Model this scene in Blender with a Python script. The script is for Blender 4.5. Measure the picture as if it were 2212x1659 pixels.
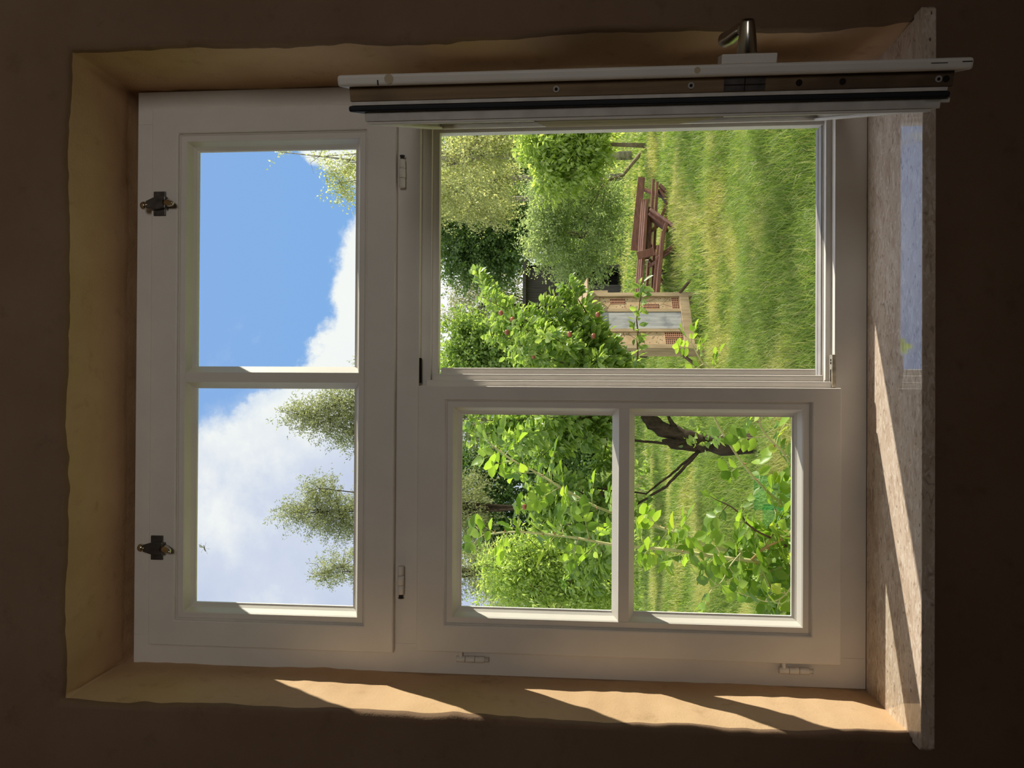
import bpy, math, random
import numpy as np
from mathutils import Vector, Matrix
R = random.Random(7)
G = np.random.default_rng(11)
C = bpy.context.scene.collection
S = bpy.context.scene
for o in list(bpy.data.objects): bpy.data.objects.remove(o)

# ------------------------------------------------------------------ camera
PITCH, ROLL, YAW, FPX, DIST = .0825, .0052, -.006, 1651., 1.5
def cam_axes():
    cp, sp = math.cos(PITCH), math.sin(PITCH)
    f, u, x = np.array([0, cp, sp]), np.array([0, -sp, cp]), np.array([1., 0, 0])
    cw, sw = math.cos(YAW), math.sin(YAW)
    Rz = np.array([[cw, -sw, 0], [sw, cw, 0], [0, 0, 1]])
    f, u, x = Rz @ f, Rz @ u, Rz @ x
    cr, sr = math.cos(ROLL), math.sin(ROLL)
    return cr*x + sr*u, f, -sr*x + cr*u
AX, AF, AU = cam_axes()
EYE = np.array([0, -DIST, 0.])
cam = bpy.data.cameras.new('camera')
cam.sensor_width = 36.; cam.lens = FPX/2212*36.; cam.clip_start = .02; cam.clip_end = 400
camo = bpy.data.objects.new('camera', cam); C.objects.link(camo)
m = Matrix.Identity(4)
for i in range(3):
    m[i][0] = -AU[i]; m[i][1] = AX[i]; m[i][2] = -AF[i]; m[i][3] = EYE[i]
camo.matrix_world = m                    # the phone was held sideways: world up is the picture's left
S.camera = camo
def at(px, py, Y):                       # where the sight line of a photo pixel meets the depth Y
    d = (1659-py-829.5)/FPX*AX + AF + (1106-px)/FPX*AU
    return EYE + d*(Y+DIST)/d[1]
def atz(px, py, Z):
    d = (1659-py-829.5)/FPX*AX + AF + (1106-px)/FPX*AU
    return EYE + d*Z/d[2]
GZ = -1.75                               # garden ground
FZ = -1.5                                # room floor

# ------------------------------------------------------------------ colour management
S.view_settings.view_transform = 'Standard'; S.view_settings.look = 'None'
S.view_settings.exposure = 0.0; S.view_settings.gamma = 1.0
S.view_settings.use_curve_mapping = False
S.cycles.use_denoising = True
S.cycles.max_bounces = 9; S.cycles.diffuse_bounces = 5; S.cycles.transparent_max_bounces = 14
S.cycles.caustics_reflective = False; S.cycles.caustics_refractive = False
S.cycles.sample_clamp_indirect = 6

# ------------------------------------------------------------------ node helper
class NT:
    def __init__(s, tree): s.t = tree; s.t.nodes.clear()
    def n(s, typ, **kw):
        nd = s.t.nodes.new(typ)
        for k, v in kw.items():
            if k.startswith('i_'):
                key = k[2:]; key = int(key) if key.isdigit() else key
                if isinstance(v, bpy.types.NodeSocket): s.t.links.new(v, nd.inputs[key])
                else: nd.inputs[key].default_value = v
            else: setattr(nd, k, v)
        return nd
    def link(s, a, b): s.t.links.new(a, b)
    def math(s, op, a, b=0.0, c=None, clamp=False):
        nd = s.t.nodes.new('ShaderNodeMath'); nd.operation = op; nd.use_clamp = clamp
        for i, v in enumerate((a, b) if c is None else (a, b, c)):
            if isinstance(v, bpy.types.NodeSocket): s.t.links.new(v, nd.inputs[i])
            else: nd.inputs[i].default_value = v
        return nd.outputs[0]
    def ramp(s, fac, stops, interp='LINEAR'):
        nd = s.t.nodes.new('ShaderNodeValToRGB'); e = nd.color_ramp.elements; nd.color_ramp.interpolation = interp
        while len(e) < len(stops): e.new(.5)
        for el, (p, c) in zip(e, stops):
            el.position = p; el.color = (*c, 1) if len(c) == 3 else c
        s.t.links.new(fac, nd.inputs[0]); return nd.outputs[0]
    def smooth(s, v, a, b):
        nd = s.t.nodes.new('ShaderNodeMapRange'); nd.interpolation_type = 'SMOOTHSTEP'
        s.t.links.new(v, nd.inputs[0]); nd.inputs[1].default_value = a; nd.inputs[2].default_value = b
        return nd.outputs[0]
    def mix(s, f, a, b, blend='MIX'):
        nd = s.t.nodes.new('ShaderNodeMix'); nd.data_type = 'RGBA'; nd.blend_type = blend
        for i, v in ((0, f), (6, a), (7, b)):
            if isinstance(v, bpy.types.NodeSocket): s.t.links.new(v, nd.inputs[i])
            else: nd.inputs[i].default_value = v if i == 0 else ((*v, 1) if len(v) == 3 else v)
        return nd.outputs[2]

# ------------------------------------------------------------------ sky with summer clouds
w = bpy.data.worlds.new('sky'); S.world = w; w.use_nodes = True
n = NT(w.node_tree)
tc = n.n('ShaderNodeTexCoord')
sep = n.n('ShaderNodeSeparateXYZ', i_0=tc.outputs['Generated'])
dx, dy, dz = sep.outputs
yy = n.math('MAXIMUM', n.math('ABSOLUTE', dy), .15)
a = n.math('DIVIDE', dx, yy); e = n.math('DIVIDE', dz, yy)
uv = n.n('ShaderNodeCombineXYZ', i_0=a, i_1=e, i_2=n.math('MULTIPLY', dy, .3))
nz1 = n.n('ShaderNodeTexNoise', i_Vector=uv.outputs[0], i_Scale=9., i_Detail=9., i_Roughness=.62).outputs[0]
nz2 = n.n('ShaderNodeTexNoise', i_Vector=uv.outputs[0], i_Scale=3.2, i_Detail=6., i_Roughness=.55).outputs[0]
nz3 = n.n('ShaderNodeTexNoise', i_Vector=uv.outputs[0], i_Scale=24., i_Detail=6., i_Roughness=.6).outputs[0]
pert = n.math('ADD', n.math('MULTIPLY', n.math('SUBTRACT', nz1, .5), .22), n.math('MULTIPLY', n.math('SUBTRACT', nz3, .5), .06))
an = n.math('ADD', n.math('MULTIPLY', a, .8), .4, clamp=True)          # a -.5 .. .75
fc = n.n('ShaderNodeFloatCurve', i_1=an); cv = fc.mapping.curves[0]
PTS = [(-.5, .95), (-.12, .80), (-.06, .535), (-.035, .475), (-.02, .448), (0., .405), (.03, .376), (.09, .343), (.17, .327), (.215, .314), (.25, .290), (.275, .31), (.305, .362), (.34, .37), (.42, .33), (.75, .3)]
while len(cv.points) < len(PTS): cv.points.new(.5, .5)
for p_, (x_, y_) in zip(cv.points, PTS): p_.location = (x_*.8+.4, y_); p_.handle_type = 'VECTOR'
fc.mapping.update()
leftness = n.smooth(a, .03, -.06)
amp = n.math('ADD', .55, n.math('MULTIPLY', leftness, .9))
bank = n.math('ADD', n.math('SUBTRACT', fc.outputs[0], e), n.math('MULTIPLY', pert, amp))
bankm = n.smooth(bank, -.006, .016); leftm = n.smooth(bank, -.045, .075)
cl = n.mix(leftness, bankm, leftm)
cl = n.n('ShaderNodeSeparateColor', i_0=cl).outputs[0]
near = n.math('MULTIPLY', n.smooth(bank, -.11, -.02), n.smooth(nz1, .56, .70))
cl = n.math('MAXIMUM', cl, n.math('MULTIPLY', near, .38))
skyc = n.ramp(n.math('MULTIPLY', e, 1.0, clamp=True), [(0., (.36, .56, .86)), (.28, (.24, .46, .87)), (.55, (.27, .46, .86)), (1., (.2, .38, .78))])
shade = n.math('ADD', n.math('MULTIPLY', nz2, 1.1), n.math('MULTIPLY', nz1, .5))
leftshade = n.smooth(a, .02, -.12)
cw1 = n.ramp(shade, [(.45, (.94, .96, 1.0)), (.9, (1.0, 1.0, 1.0))])
cw2 = n.ramp(shade, [(.60, (.58, .64, .86)), (.84, (.70, .745, .91)), (1., (.96, .96, .99))])
cloudc = n.mix(leftshade, cw1, cw2)
col = n.mix(cl, skyc, cloudc)
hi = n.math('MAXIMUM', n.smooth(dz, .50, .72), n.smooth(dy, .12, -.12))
col = n.mix(n.math('MULTIPLY', hi, n.math('ADD', .35, n.math('MULTIPLY', n.smooth(nz2, .35, .65), .6))), col, (1.75, 1.72, 1.68))  # unseen sky overhead and behind whitened to add soft fill light
low = n.smooth(dz, -.02, .02)
col = n.mix(low, (.16, .2, .08), col)
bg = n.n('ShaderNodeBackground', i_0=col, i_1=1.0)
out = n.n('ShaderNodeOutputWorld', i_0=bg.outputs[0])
w.cycles.sampling_method = 'MANUAL'; w.cycles.sample_map_resolution = 512

# ------------------------------------------------------------------ sun and an added fill lamp in a made-up window behind the viewer
SUNDIR = Vector((-1., -.42, -.64)).normalized()
sun = bpy.data.lights.new('sun', 'SUN'); sun.energy = 6.9; sun.angle = .0093; sun.color = (1., .92, .78)
suno = bpy.data.objects.new('sun', sun); C.objects.link(suno)
suno.rotation_euler = SUNDIR.to_track_quat('-Z', 'Y').to_euler(); suno.location = (8, 4, 8)
al = bpy.data.lights.new('room_fill_lamp', 'AREA'); al.shape = 'RECTANGLE'; al.size = 1.1; al.size_y = 1.0; al.spread = math.radians(64)
al.energy = 4.4; al.color = (1., .95, .9)
alo = bpy.data.objects.new('room_fill_lamp', al); C.objects.link(alo)
alo.location = (1.05, -4.52, .40); alo.rotation_euler = (math.radians(104), 0, math.radians(12))

# ------------------------------------------------------------------ mesh helpers
class MB:
    def __init__(s): s.v = []; s.f = []
    def add(s, vs, fs):
        k = len(s.v); s.v += [tuple(map(float, p)) for p in vs]; s.f += [tuple(i+k for i in f) for f in fs]
    def box(s, x0, x1, y0, y1, z0, z1, M=None):
        vs = [(x, y, z) for x in (x0, x1) for y in (y0, y1) for z in (z0, z1)]
        if M is not None: vs = [tuple(M @ Vector(p)) for p in vs]
        s.add(vs, [(0, 1, 3, 2), (4, 6, 7, 5), (0, 4, 5, 1), (2, 3, 7, 6), (0, 2, 6, 4), (1, 5, 7, 3)])
    def bar(s, p, q, w, h, up=(0, 0, 1)):            # square timber from p to q
        p, q = Vector(p), Vector(q); d = (q-p).normalized(); u = Vector(up); r = d.cross(u)
        if r.length < 1e-4: r = d.cross(Vector((0, 1, 0)))
        r.normalize(); u = r.cross(d)
        vs = []
        for c in (p, q):
            for a_, b_ in ((-1, -1), (1, -1), (1, 1), (-1, 1)): vs.append(c + r*a_*w/2 + u*b_*h/2)
        s.add(vs, [(3, 2, 1, 0), (4, 5, 6, 7), (0, 1, 5, 4), (1, 2, 6, 5), (2, 3, 7, 6), (3, 0, 4, 7)])
    def tube(s, pts, rad, k=8, cap=True):
        pts = [Vector(p) for p in pts]; N = len(pts)
        if not hasattr(rad, '__len__'): rad = [rad]*N
        nrm = None; vs = []
        for i in range(N):
            d = (pts[min(i+1, N-1)] - pts[max(i-1, 0)]).normalized()
            if nrm is None:
                nrm = d.orthogonal().normalized()
            nrm = (nrm - d*nrm.dot(d)).normalized(); b = d.cross(nrm)
            for j in range(k):
                t = 2*math.pi*j/k; vs.append(pts[i] + (nrm*math.cos(t) + b*math.sin(t))*rad[i])
        fs = [(i*k+j, i*k+(j+1) % k, (i+1)*k+(j+1) % k, (i+1)*k+j) for i in range(N-1) for j in range(k)]
        if cap: fs += [tuple(range(k-1, -1, -1)), tuple((N-1)*k+j for j in range(k))]
        s.add(vs, fs)
    def ring(s, O, I, y0, y1):                       # rectangular frame O=(xl,xr,zb,zt) round opening I, from y0 to y1
        vs = []
        for y in (y0, y1):
            for q in (O, I):
                vs += [(q[0], y, q[2]), (q[1], y, q[2]), (q[1], y, q[3]), (q[0], y, q[3])]
        fs = []
        for j in range(4):
            k = (j+1) % 4
            fs += [(j, k, 4+k, 4+j), (8+k, 8+j, 12+j, 12+k), (k, j, 8+j, 8+k), (4+j, 4+k, 12+k, 12+j)]
        s.add(vs, fs)
    def sweep(s, O, prof):                           # closed profile of (inset, y) mitred round rectangle O
        k = len(prof); vs = []
        for (i, j, a_, b_) in ((0, 2, 1, 1), (1, 2, -1, 1), (1, 3, -1, -1), (0, 3, 1, -1)):
            for (ins, y) in prof: vs.append((O[i]+a_*ins, y, O[j]+b_*ins))
        fs = [(c*k+p, ((c+1) % 4)*k+p, ((c+1) % 4)*k+(p+1) % k, c*k+(p+1) % k) for c in range(4) for p in range(k)]
        s.add(vs, fs)
    def xf(s, M):
        s.v = [tuple(M @ Vector(p)) for p in s.v]; return s
    def build(s, name, mat, parent=None, bevel=0, smooth=False, seg=2):
        me = bpy.data.meshes.new(name); me.from_pydata(s.v, [], s.f); me.validate(); me.update()
        import bmesh
        bm = bmesh.new(); bm.from_mesh(me); bmesh.ops.recalc_face_normals(bm, faces=bm.faces); bm.to_mesh(me); bm.free()
        o = bpy.data.objects.new(name, me); C.objects.link(o); me.materials.append(mat)
        if parent is not None: o.parent = parent
        if smooth:
            for p in me.polygons: p.use_smooth = True
        if bevel:
            b = o.modifiers.new('bevel', 'BEVEL'); b.width = bevel; b.segments = seg; b.limit_method = 'ANGLE'
        return o
def thing(name, loc, label, cat, group=None, kind=None, rz=0):
    o = bpy.data.objects.new(name, None); C.objects.link(o); o.location = loc; o.rotation_euler = (0, 0, rz)
    o.empty_display_size = .05
    return tag(o, label, cat, group, kind)
def tag(o, label=None, cat=None, group=None, kind=None):
    if label: o['label'] = label
    if cat: o['category'] = cat
    if group: o['group'] = group
    if kind: o['kind'] = kind
    return o
def world_child(o, parent):                          # parent a part whose mesh is in world coordinates
    o.parent = parent; o.matrix_parent_inverse = Matrix.LocRotScale(parent.location, parent.rotation_euler, parent.scale).inverted(); return o

# ------------------------------------------------------------------ materials
def mat(name):
    M = bpy.data.materials.new(name); M.use_nodes = True; return M, NT(M.node_tree)
def principled(name, col, rough=.5, spec=.5, metal=0, bump=None, var=None, coat=0):
    M, n = mat(name)
    p = n.n('ShaderNodeBsdfPrincipled'); p.inputs['Roughness'].default_value = rough
    p.inputs['Specular IOR Level'].default_value = spec; p.inputs['Metallic'].default_value = metal
    p.inputs['Coat Weight'].default_value = coat
    p.inputs['Base Color'].default_value = (*col, 1)
    tc = n.n('ShaderNodeTexCoord')
    if var:
        sc, amt, det = var
        z = n.n('ShaderNodeTexNoise', i_Vector=tc.outputs['Object'], i_Scale=sc, i_Detail=det)
        c = n.ramp(z.outputs[0], [(.3, tuple(c*(1-amt) for c in col)), (.7, tuple(min(1, c*(1+amt)) for c in col))])
        n.link(c, p.inputs['Base Color'])
    if bump:
        z = n.n('ShaderNodeTexNoise', i_Vector=tc.outputs['Object'], i_Scale=bump[0], i_Detail=5.)
        b = n.n('ShaderNodeBump', i_Strength=bump[1], i_Distance=bump[2], i_Height=z.outputs[0]); n.link(b.outputs[0], p.inputs['Normal'])
    n.n('ShaderNodeOutputMaterial', i_0=p.outputs[0]); return M
M_PAINT = principled('white_paint', (.74, .70, .645), .5, .25, bump=(160, .06, .002), var=(14, .035, 4))
M_PAINT_WORN = principled('worn_white_paint', (.62, .585, .54), .5, .3, bump=(90, .15, .002), var=(30, .16, 8))
M_RUBBER = principled('black_rubber', (.012, .013, .016), .6, .3)
M_ALU = principled('dull_aluminium', (.36, .34, .32), .6, .3, metal=.1, var=(20, .15, 6))
M_PEWTER = principled('tarnished_metal', (.11, .10, .095), .34, .5, metal=.7, bump=(120, .2, .001), var=(60, .35, 5))
M_CHROME = principled('polished_nickel', (.62, .58, .5), .22, .5, metal=1., bump=(200, .05, .001))
M_DARK = principled('dark_screw', (.03, .024, .02), .5, .4)
M_BRASS = principled('worn_strike_metal', (.55, .48, .36), .35, .5, metal=.6, var=(90, .4, 6))

def plaster(name, k):
    M, n = mat(name); tc = n.n('ShaderNodeTexCoord')
    v = tc.outputs['Object']
    a_ = n.n('ShaderNodeTexNoise', i_Vector=v, i_Scale=3.5, i_Detail=7., i_Roughness=.6).outputs[0]
    b_ = n.n('ShaderNodeTexNoise', i_Vector=v, i_Scale=22., i_Detail=6., i_Roughness=.65).outputs[0]
    c_ = n.n('ShaderNodeTexNoise', i_Vector=v, i_Scale=260., i_Detail=3.).outputs[0]
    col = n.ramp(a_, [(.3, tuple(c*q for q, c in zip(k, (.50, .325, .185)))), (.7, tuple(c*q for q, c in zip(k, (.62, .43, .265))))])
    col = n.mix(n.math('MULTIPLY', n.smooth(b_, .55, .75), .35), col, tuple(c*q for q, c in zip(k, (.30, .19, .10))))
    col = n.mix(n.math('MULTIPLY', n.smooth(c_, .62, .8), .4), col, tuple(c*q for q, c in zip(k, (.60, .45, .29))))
    p = n.n('ShaderNodeBsdfPrincipled', i_0=col); p.inputs['Roughness'].default_value = .92; p.inputs['Specular IOR Level'].default_value = .15
    h = n.math('ADD', n.math('MULTIPLY', c_, .35), b_)
    bp = n.n('ShaderNodeBump', i_Strength=.45, i_Distance=.004, i_Height=h); n.link(bp.outputs[0], p.inputs['Normal'])
    n.n('ShaderNodeOutputMaterial', i_0=p.outputs[0]); return M
M_CLAY = plaster('brown_clay_plaster', (.37, .35, .38)); M_REVEAL = plaster('lightened_reveal_clay', (1., 1., 1.))  # same clay twice: the reveal copy is lightened to stand in for daylight
def stone():
    M, n = mat('polished_limestone'); tc = n.n('ShaderNodeTexCoord')
    mp = n.n('ShaderNodeMapping', i_0=tc.outputs['Object']); mp.inputs['Scale'].default_value = (1.0, 2.2, 2.2)
    v = mp.outputs[0]
    a_ = n.n('ShaderNodeTexNoise', i_Vector=v, i_Scale=14., i_Detail=6., i_Distortion=.8).outputs[0]
    b_ = n.n('ShaderNodeTexNoise', i_Vector=v, i_Scale=46., i_Detail=5., i_Distortion=1.5).outputs[0]
    vo = n.n('ShaderNodeTexVoronoi', i_Vector=v, i_Scale=38., feature='F1'); vo2 = n.n('ShaderNodeTexVoronoi', i_Vector=v, i_Scale=11.)
    col = n.ramp(a_, [(.32, (.52, .405, .31)), (.5, (.63, .51, .41)), (.68, (.70, .59, .49))])
    col = n.mix(n.math('MULTIPLY', n.smooth(b_, .55, .61), .75), col, (.78, .70, .61))
    col = n.mix(n.math('MULTIPLY', n.smooth(b_, .42, .34), .7), col, (.31, .235, .18))
    sp = n.smooth(vo.outputs['Distance'], .16, .09)
    col = n.mix(n.math('MULTIPLY', sp, n.smooth(a_, .5, .62)), col, (.16, .115, .085))
    rd = n.math('MULTIPLY', n.smooth(vo2.outputs['Distance'], .17, .1), n.smooth(b_, .48, .6))
    col = n.mix(n.math('MULTIPLY', rd, .55), col, (.42, .16, .09))
    p = n.n('ShaderNodeBsdfPrincipled', i_0=col); p.inputs['Roughness'].default_value = .05; p.inputs['Specular IOR Level'].default_value = .95
    n.n('ShaderNodeOutputMaterial', i_0=p.outputs[0]); return M
M_STONE = stone()
def wood(name, c1, c2, rough=.65, scale=(2, 30, 30), spec=.3, dark=None):
    M, n = mat(name); tc = n.n('ShaderNodeTexCoord')
    mp = n.n('ShaderNodeMapping', i_0=tc.outputs['Object']); mp.inputs['Scale'].default_value = scale
    a_ = n.n('ShaderNodeTexNoise', i_Vector=mp.outputs[0], i_Scale=1., i_Detail=7., i_Roughness=.6, i_Distortion=.6).outputs[0]
    col = n.ramp(a_, [(.3, c1), (.68, c2)])
    if dark:
        b_ = n.n('ShaderNodeTexNoise', i_Vector=tc.outputs['Object'], i_Scale=5., i_Detail=4.).outputs[0]
        col = n.mix(n.math('MULTIPLY', n.smooth(b_, .5, .68), .75), col, dark)
    p = n.n('ShaderNodeBsdfPrincipled', i_0=col); p.inputs['Roughness'].default_value = rough; p.inputs['Specular IOR Level'].default_value = spec
    bp = n.n('ShaderNodeBump', i_Strength=.3, i_Distance=.004, i_Height=a_); n.link(bp.outputs[0], p.inputs['Normal'])
    n.n('ShaderNodeOutputMaterial', i_0=p.outputs[0]); return M
M_REBATE = wood('bare_sash_wood', (.14, .088, .045), (.28, .19, .10), scale=(30, 30, 2), dark=(.05, .028, .018))
M_BENCH = wood('red_brown_bench_wood', (.085, .032, .018), (.235, .10, .055), rough=.5, scale=(2, 22, 22), spec=.5)
M_OAK = wood('weathered_tan_timber', (.26, .185, .10), (.45, .34, .20), scale=(16, 16, 2))
M_GREY = wood('grey_weathered_board', (.22, .23, .23), (.42, .41, .39), scale=(22, 22, 2), dark=(.16, .17, .18))
M_PLANK = wood('dark_weathered_plank', (.085, .065, .055), (.19, .155, .135), scale=(2, 30, 30))
M_SHED = wood('black_brown_shed_boards', (.030, .025, .023), (.085, .075, .07), scale=(26, 2, 1.2))
M_BARK = wood('dark_apple_bark', (.022, .015, .010), (.09, .063, .042), rough=.9, scale=(22, 22, 9), spec=.2)
M_TRUNK = principled('grey_brown_trunk', (.26, .20, .145), .85, .2, var=(14, .35, 5))
M_TWIG = principled('brown_twig_bark', (.11, .075, .05), .8, .2, var=(30, .3, 4))
M_BIRCH = wood('pale_birch_bark', (.16, .14, .12), (.52, .47, .42), scale=(4, 4, 9), rough=.8, dark=(.08, .07, .06))
M_ROSE = principled('green_rose_stem', (.56, .54, .27), .5, .4, var=(16, .25, 4))
M_ROSERED = principled('reddish_rose_shoot', (.42, .27, .12), .5, .4, var=(16, .25, 4))
M_THORN = principled('rose_thorn', (.45, .24, .12), .5, .4)
M_APPLE = principled('ripe_apple_skin', (.30, .09, .05), .35, .5, var=(20, .4, 3))
M_CLAYBRICK = principled('orange_hollow_brick', (.50, .25, .15), .85, .2, var=(30, .15, 4))
M_HOLE = principled('dark_hole', (.02, .014, .01), .9, .1)
M_INSECT = principled('pale_insect', (.5, .44, .38), .6, .3)
M_FLOOR = wood('floor_boards', (.40, .275, .165), (.54, .40, .26), scale=(12, 1.5, 12), rough=.4)
M_CEIL = principled('ceiling_plaster', (.62, .56, .48), .9, .1, bump=(60, .2, .003))
M_RENDER = principled('outside_render', (.55, .5, .42), .9, .1, bump=(60, .3, .004))

def glass(name, tint=(.97, .99, .975), f=1.0):
    M, n = mat(name)
    fr = n.n('ShaderNodeFresnel'); fr.inputs[0].default_value = 1.45
    geo = n.n('ShaderNodeNewGeometry')
    tr = n.n('ShaderNodeBsdfTransparent', i_0=(*tint, 1)); gl = n.n('ShaderNodeBsdfGlossy'); gl.inputs['Roughness'].default_value = .02
    fac = n.math('MULTIPLY', n.math('MULTIPLY', fr.outputs[0], f), n.math('SUBTRACT', 1., geo.outputs['Backfacing']))
    mx = n.n('ShaderNodeMixShader', i_0=fac, i_1=tr.outputs[0], i_2=gl.outputs[0])
    n.n('ShaderNodeOutputMaterial', i_0=mx.outputs[0]); return M
M_GLASS = glass('window_glass'); M_TEAL = glass('teal_tinted_glass', (.68, .93, .88))

def leaf(name, c1, c2, trans=.45, rough=.45, spec=.35, tcol=None, yellow=None):
    M, n = mat(name); geo = n.n('ShaderNodeNewGeometry')
    r = geo.outputs['Random Per Island']
    st = [(0., c1), (.75, c2)]
    if yellow: st += [(.93, c2), (1., yellow)]
    col = n.ramp(r, st)
    p = n.n('ShaderNodeBsdfPrincipled', i_0=col); p.inputs['Roughness'].default_value = rough; p.inputs['Specular IOR Level'].default_value = spec
    tcm = n.mix(1., col, tcol or (1.0, 1.05, .38), 'MULTIPLY')
    tcm = n.mix(1., tcm, (1.5, 1.5, 1.5), 'MULTIPLY')
    t = n.n('ShaderNodeBsdfTranslucent', i_0=tcm)
    mx = n.n('ShaderNodeMixShader', i_0=trans, i_1=p.outputs[0], i_2=t.outputs[0])
    n.n('ShaderNodeOutputMaterial', i_0=mx.outputs[0]); return M
L_ROSE = leaf('rose_leaf', (.12, .22, .035), (.34, .48, .09), .46, .4, .45, tcol=(1., 1.05, .45), yellow=(.50, .55, .10))
L_APPLE = leaf('apple_leaf', (.14, .24, .06), (.36, .46, .14), .5, .34, .55, tcol=(1., 1.04, .55))
L_OLIVE = leaf('grey_green_leaf', (.20, .27, .13), (.40, .47, .24), .55, .45, .45, tcol=(1., 1.03, .65))
L_CHERRY = leaf('bright_cherry_leaf', (.24, .34, .10), (.50, .58, .22), .58, .38, .55, tcol=(1., 1.04, .5))
L_DARK = leaf('dark_green_leaf', (.075, .145, .055), (.18, .27, .10), .42, .5, .35)
L_BIRCH = leaf('golden_birch_leaf', (.27, .32, .16), (.58, .58, .34), .55, .45, .4, tcol=(1., 1., .6))
L_WILLOW = leaf('silver_willow_leaf', (.17, .20, .10), (.40, .41, .24), .45, .5, .4, tcol=(1., 1., .62))
L_WING = leaf('insect_wing', (.8, .78, .74), (.8, .78, .74), .6, .4, .4, tcol=(1, 1, .95))
L_BUSH = leaf('mid_green_leaf', (.16, .26, .085), (.36, .46, .17), .5, .45, .4)
def grassmat():
    M, n = mat('meadow_grass'); geo = n.n('ShaderNodeNewGeometry')
    r = geo.outputs['Random Per Island']; tc = n.n('ShaderNodeTexCoord')
    z = n.n('ShaderNodeTexNoise', i_Vector=tc.outputs['Object'], i_Scale=.8, i_Detail=3.).outputs[0]
    g = n.ramp(r, [(0., (.11, .19, .04)), (.5, (.24, .34, .075)), (.85, (.37, .44, .12)), (1., (.52, .46, .24))])
    d = n.ramp(r, [(0., (.28, .33, .07)), (.5, (.50, .50, .17)), (1., (.68, .58, .33))])
    col = n.mix(n.smooth(z, .50, .62), g, d)
    p = n.n('ShaderNodeBsdfPrincipled', i_0=col); p.inputs['Roughness'].default_value = .5; p.inputs['Specular IOR Level'].default_value = .3
    t = n.n('ShaderNodeBsdfTranslucent', i_0=n.mix(1., col, (1.2, 1.3, .7), 'MULTIPLY'))
    mx = n.n('ShaderNodeMixShader', i_0=.4, i_1=p.outputs[0], i_2=t.outputs[0])
    n.n('ShaderNodeOutputMaterial', i_0=mx.outputs[0]); return M
M_GRASS = grassmat()
def lawn():
    M, n = mat('lawn_soil'); tc = n.n('ShaderNodeTexCoord')
    mp = n.n('ShaderNodeMapping', i_0=tc.outputs['Object']); mp.inputs['Scale'].default_value = (.35, 1., 1.)
    a_ = n.n('ShaderNodeTexNoise', i_Vector=mp.outputs[0], i_Scale=.5, i_Detail=4.).outputs[0]
    b_ = n.n('ShaderNodeTexNoise', i_Vector=tc.outputs['Object'], i_Scale=9., i_Detail=7., i_Roughness=.7).outputs[0]
    col = n.ramp(b_, [(.3, (.09, .15, .03)), (.55, (.19, .27, .055)), (.75, (.30, .36, .10))])
    col = n.mix(n.math('MULTIPLY', n.smooth(a_, .55, .68), .6), col, (.44, .40, .17))
    p = n.n('ShaderNodeBsdfPrincipled', i_0=col); p.inputs['Roughness'].default_value = .9; p.inputs['Specular IOR Level'].default_value = .1
    bp = n.n('ShaderNodeBump', i_Strength=.8, i_Distance=.08, i_Height=b_); n.link(bp.outputs[0], p.inputs['Normal'])
    n.n('ShaderNodeOutputMaterial', i_0=p.outputs[0]); return M
M_LAWN = lawn()
def loam():
    M, n = mat('drilled_clay_fill'); tc = n.n('ShaderNodeTexCoord')
    a_ = n.n('ShaderNodeTexNoise', i_Vector=tc.outputs['Object'], i_Scale=9., i_Detail=6.).outputs[0]
    vo = n.n('ShaderNodeTexVoronoi', i_Vector=tc.outputs['Object'], i_Scale=26.)
    col = n.ramp(a_, [(.3, (.40, .27, .14)), (.7, (.54, .40, .24))])
    hole = n.math('MULTIPLY', n.smooth(vo.outputs['Distance'], .26, .18), n.smooth(a_, .42, .5))
    col = n.mix(hole, col, (.08, .045, .02))
    cr = n.n('ShaderNodeTexVoronoi', i_Vector=tc.outputs['Object'], i_Scale=3.2, feature='DISTANCE_TO_EDGE')
    col = n.mix(n.math('MULTIPLY', n.smooth(cr.outputs['Distance'], .018, .006), .7), col, (.12, .07, .04))
    p = n.n('ShaderNodeBsdfPrincipled', i_0=col); p.inputs['Roughness'].default_value = .95
    n.n('ShaderNodeOutputMaterial', i_0=p.outputs[0]); return M
M_LOAM = loam()

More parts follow.
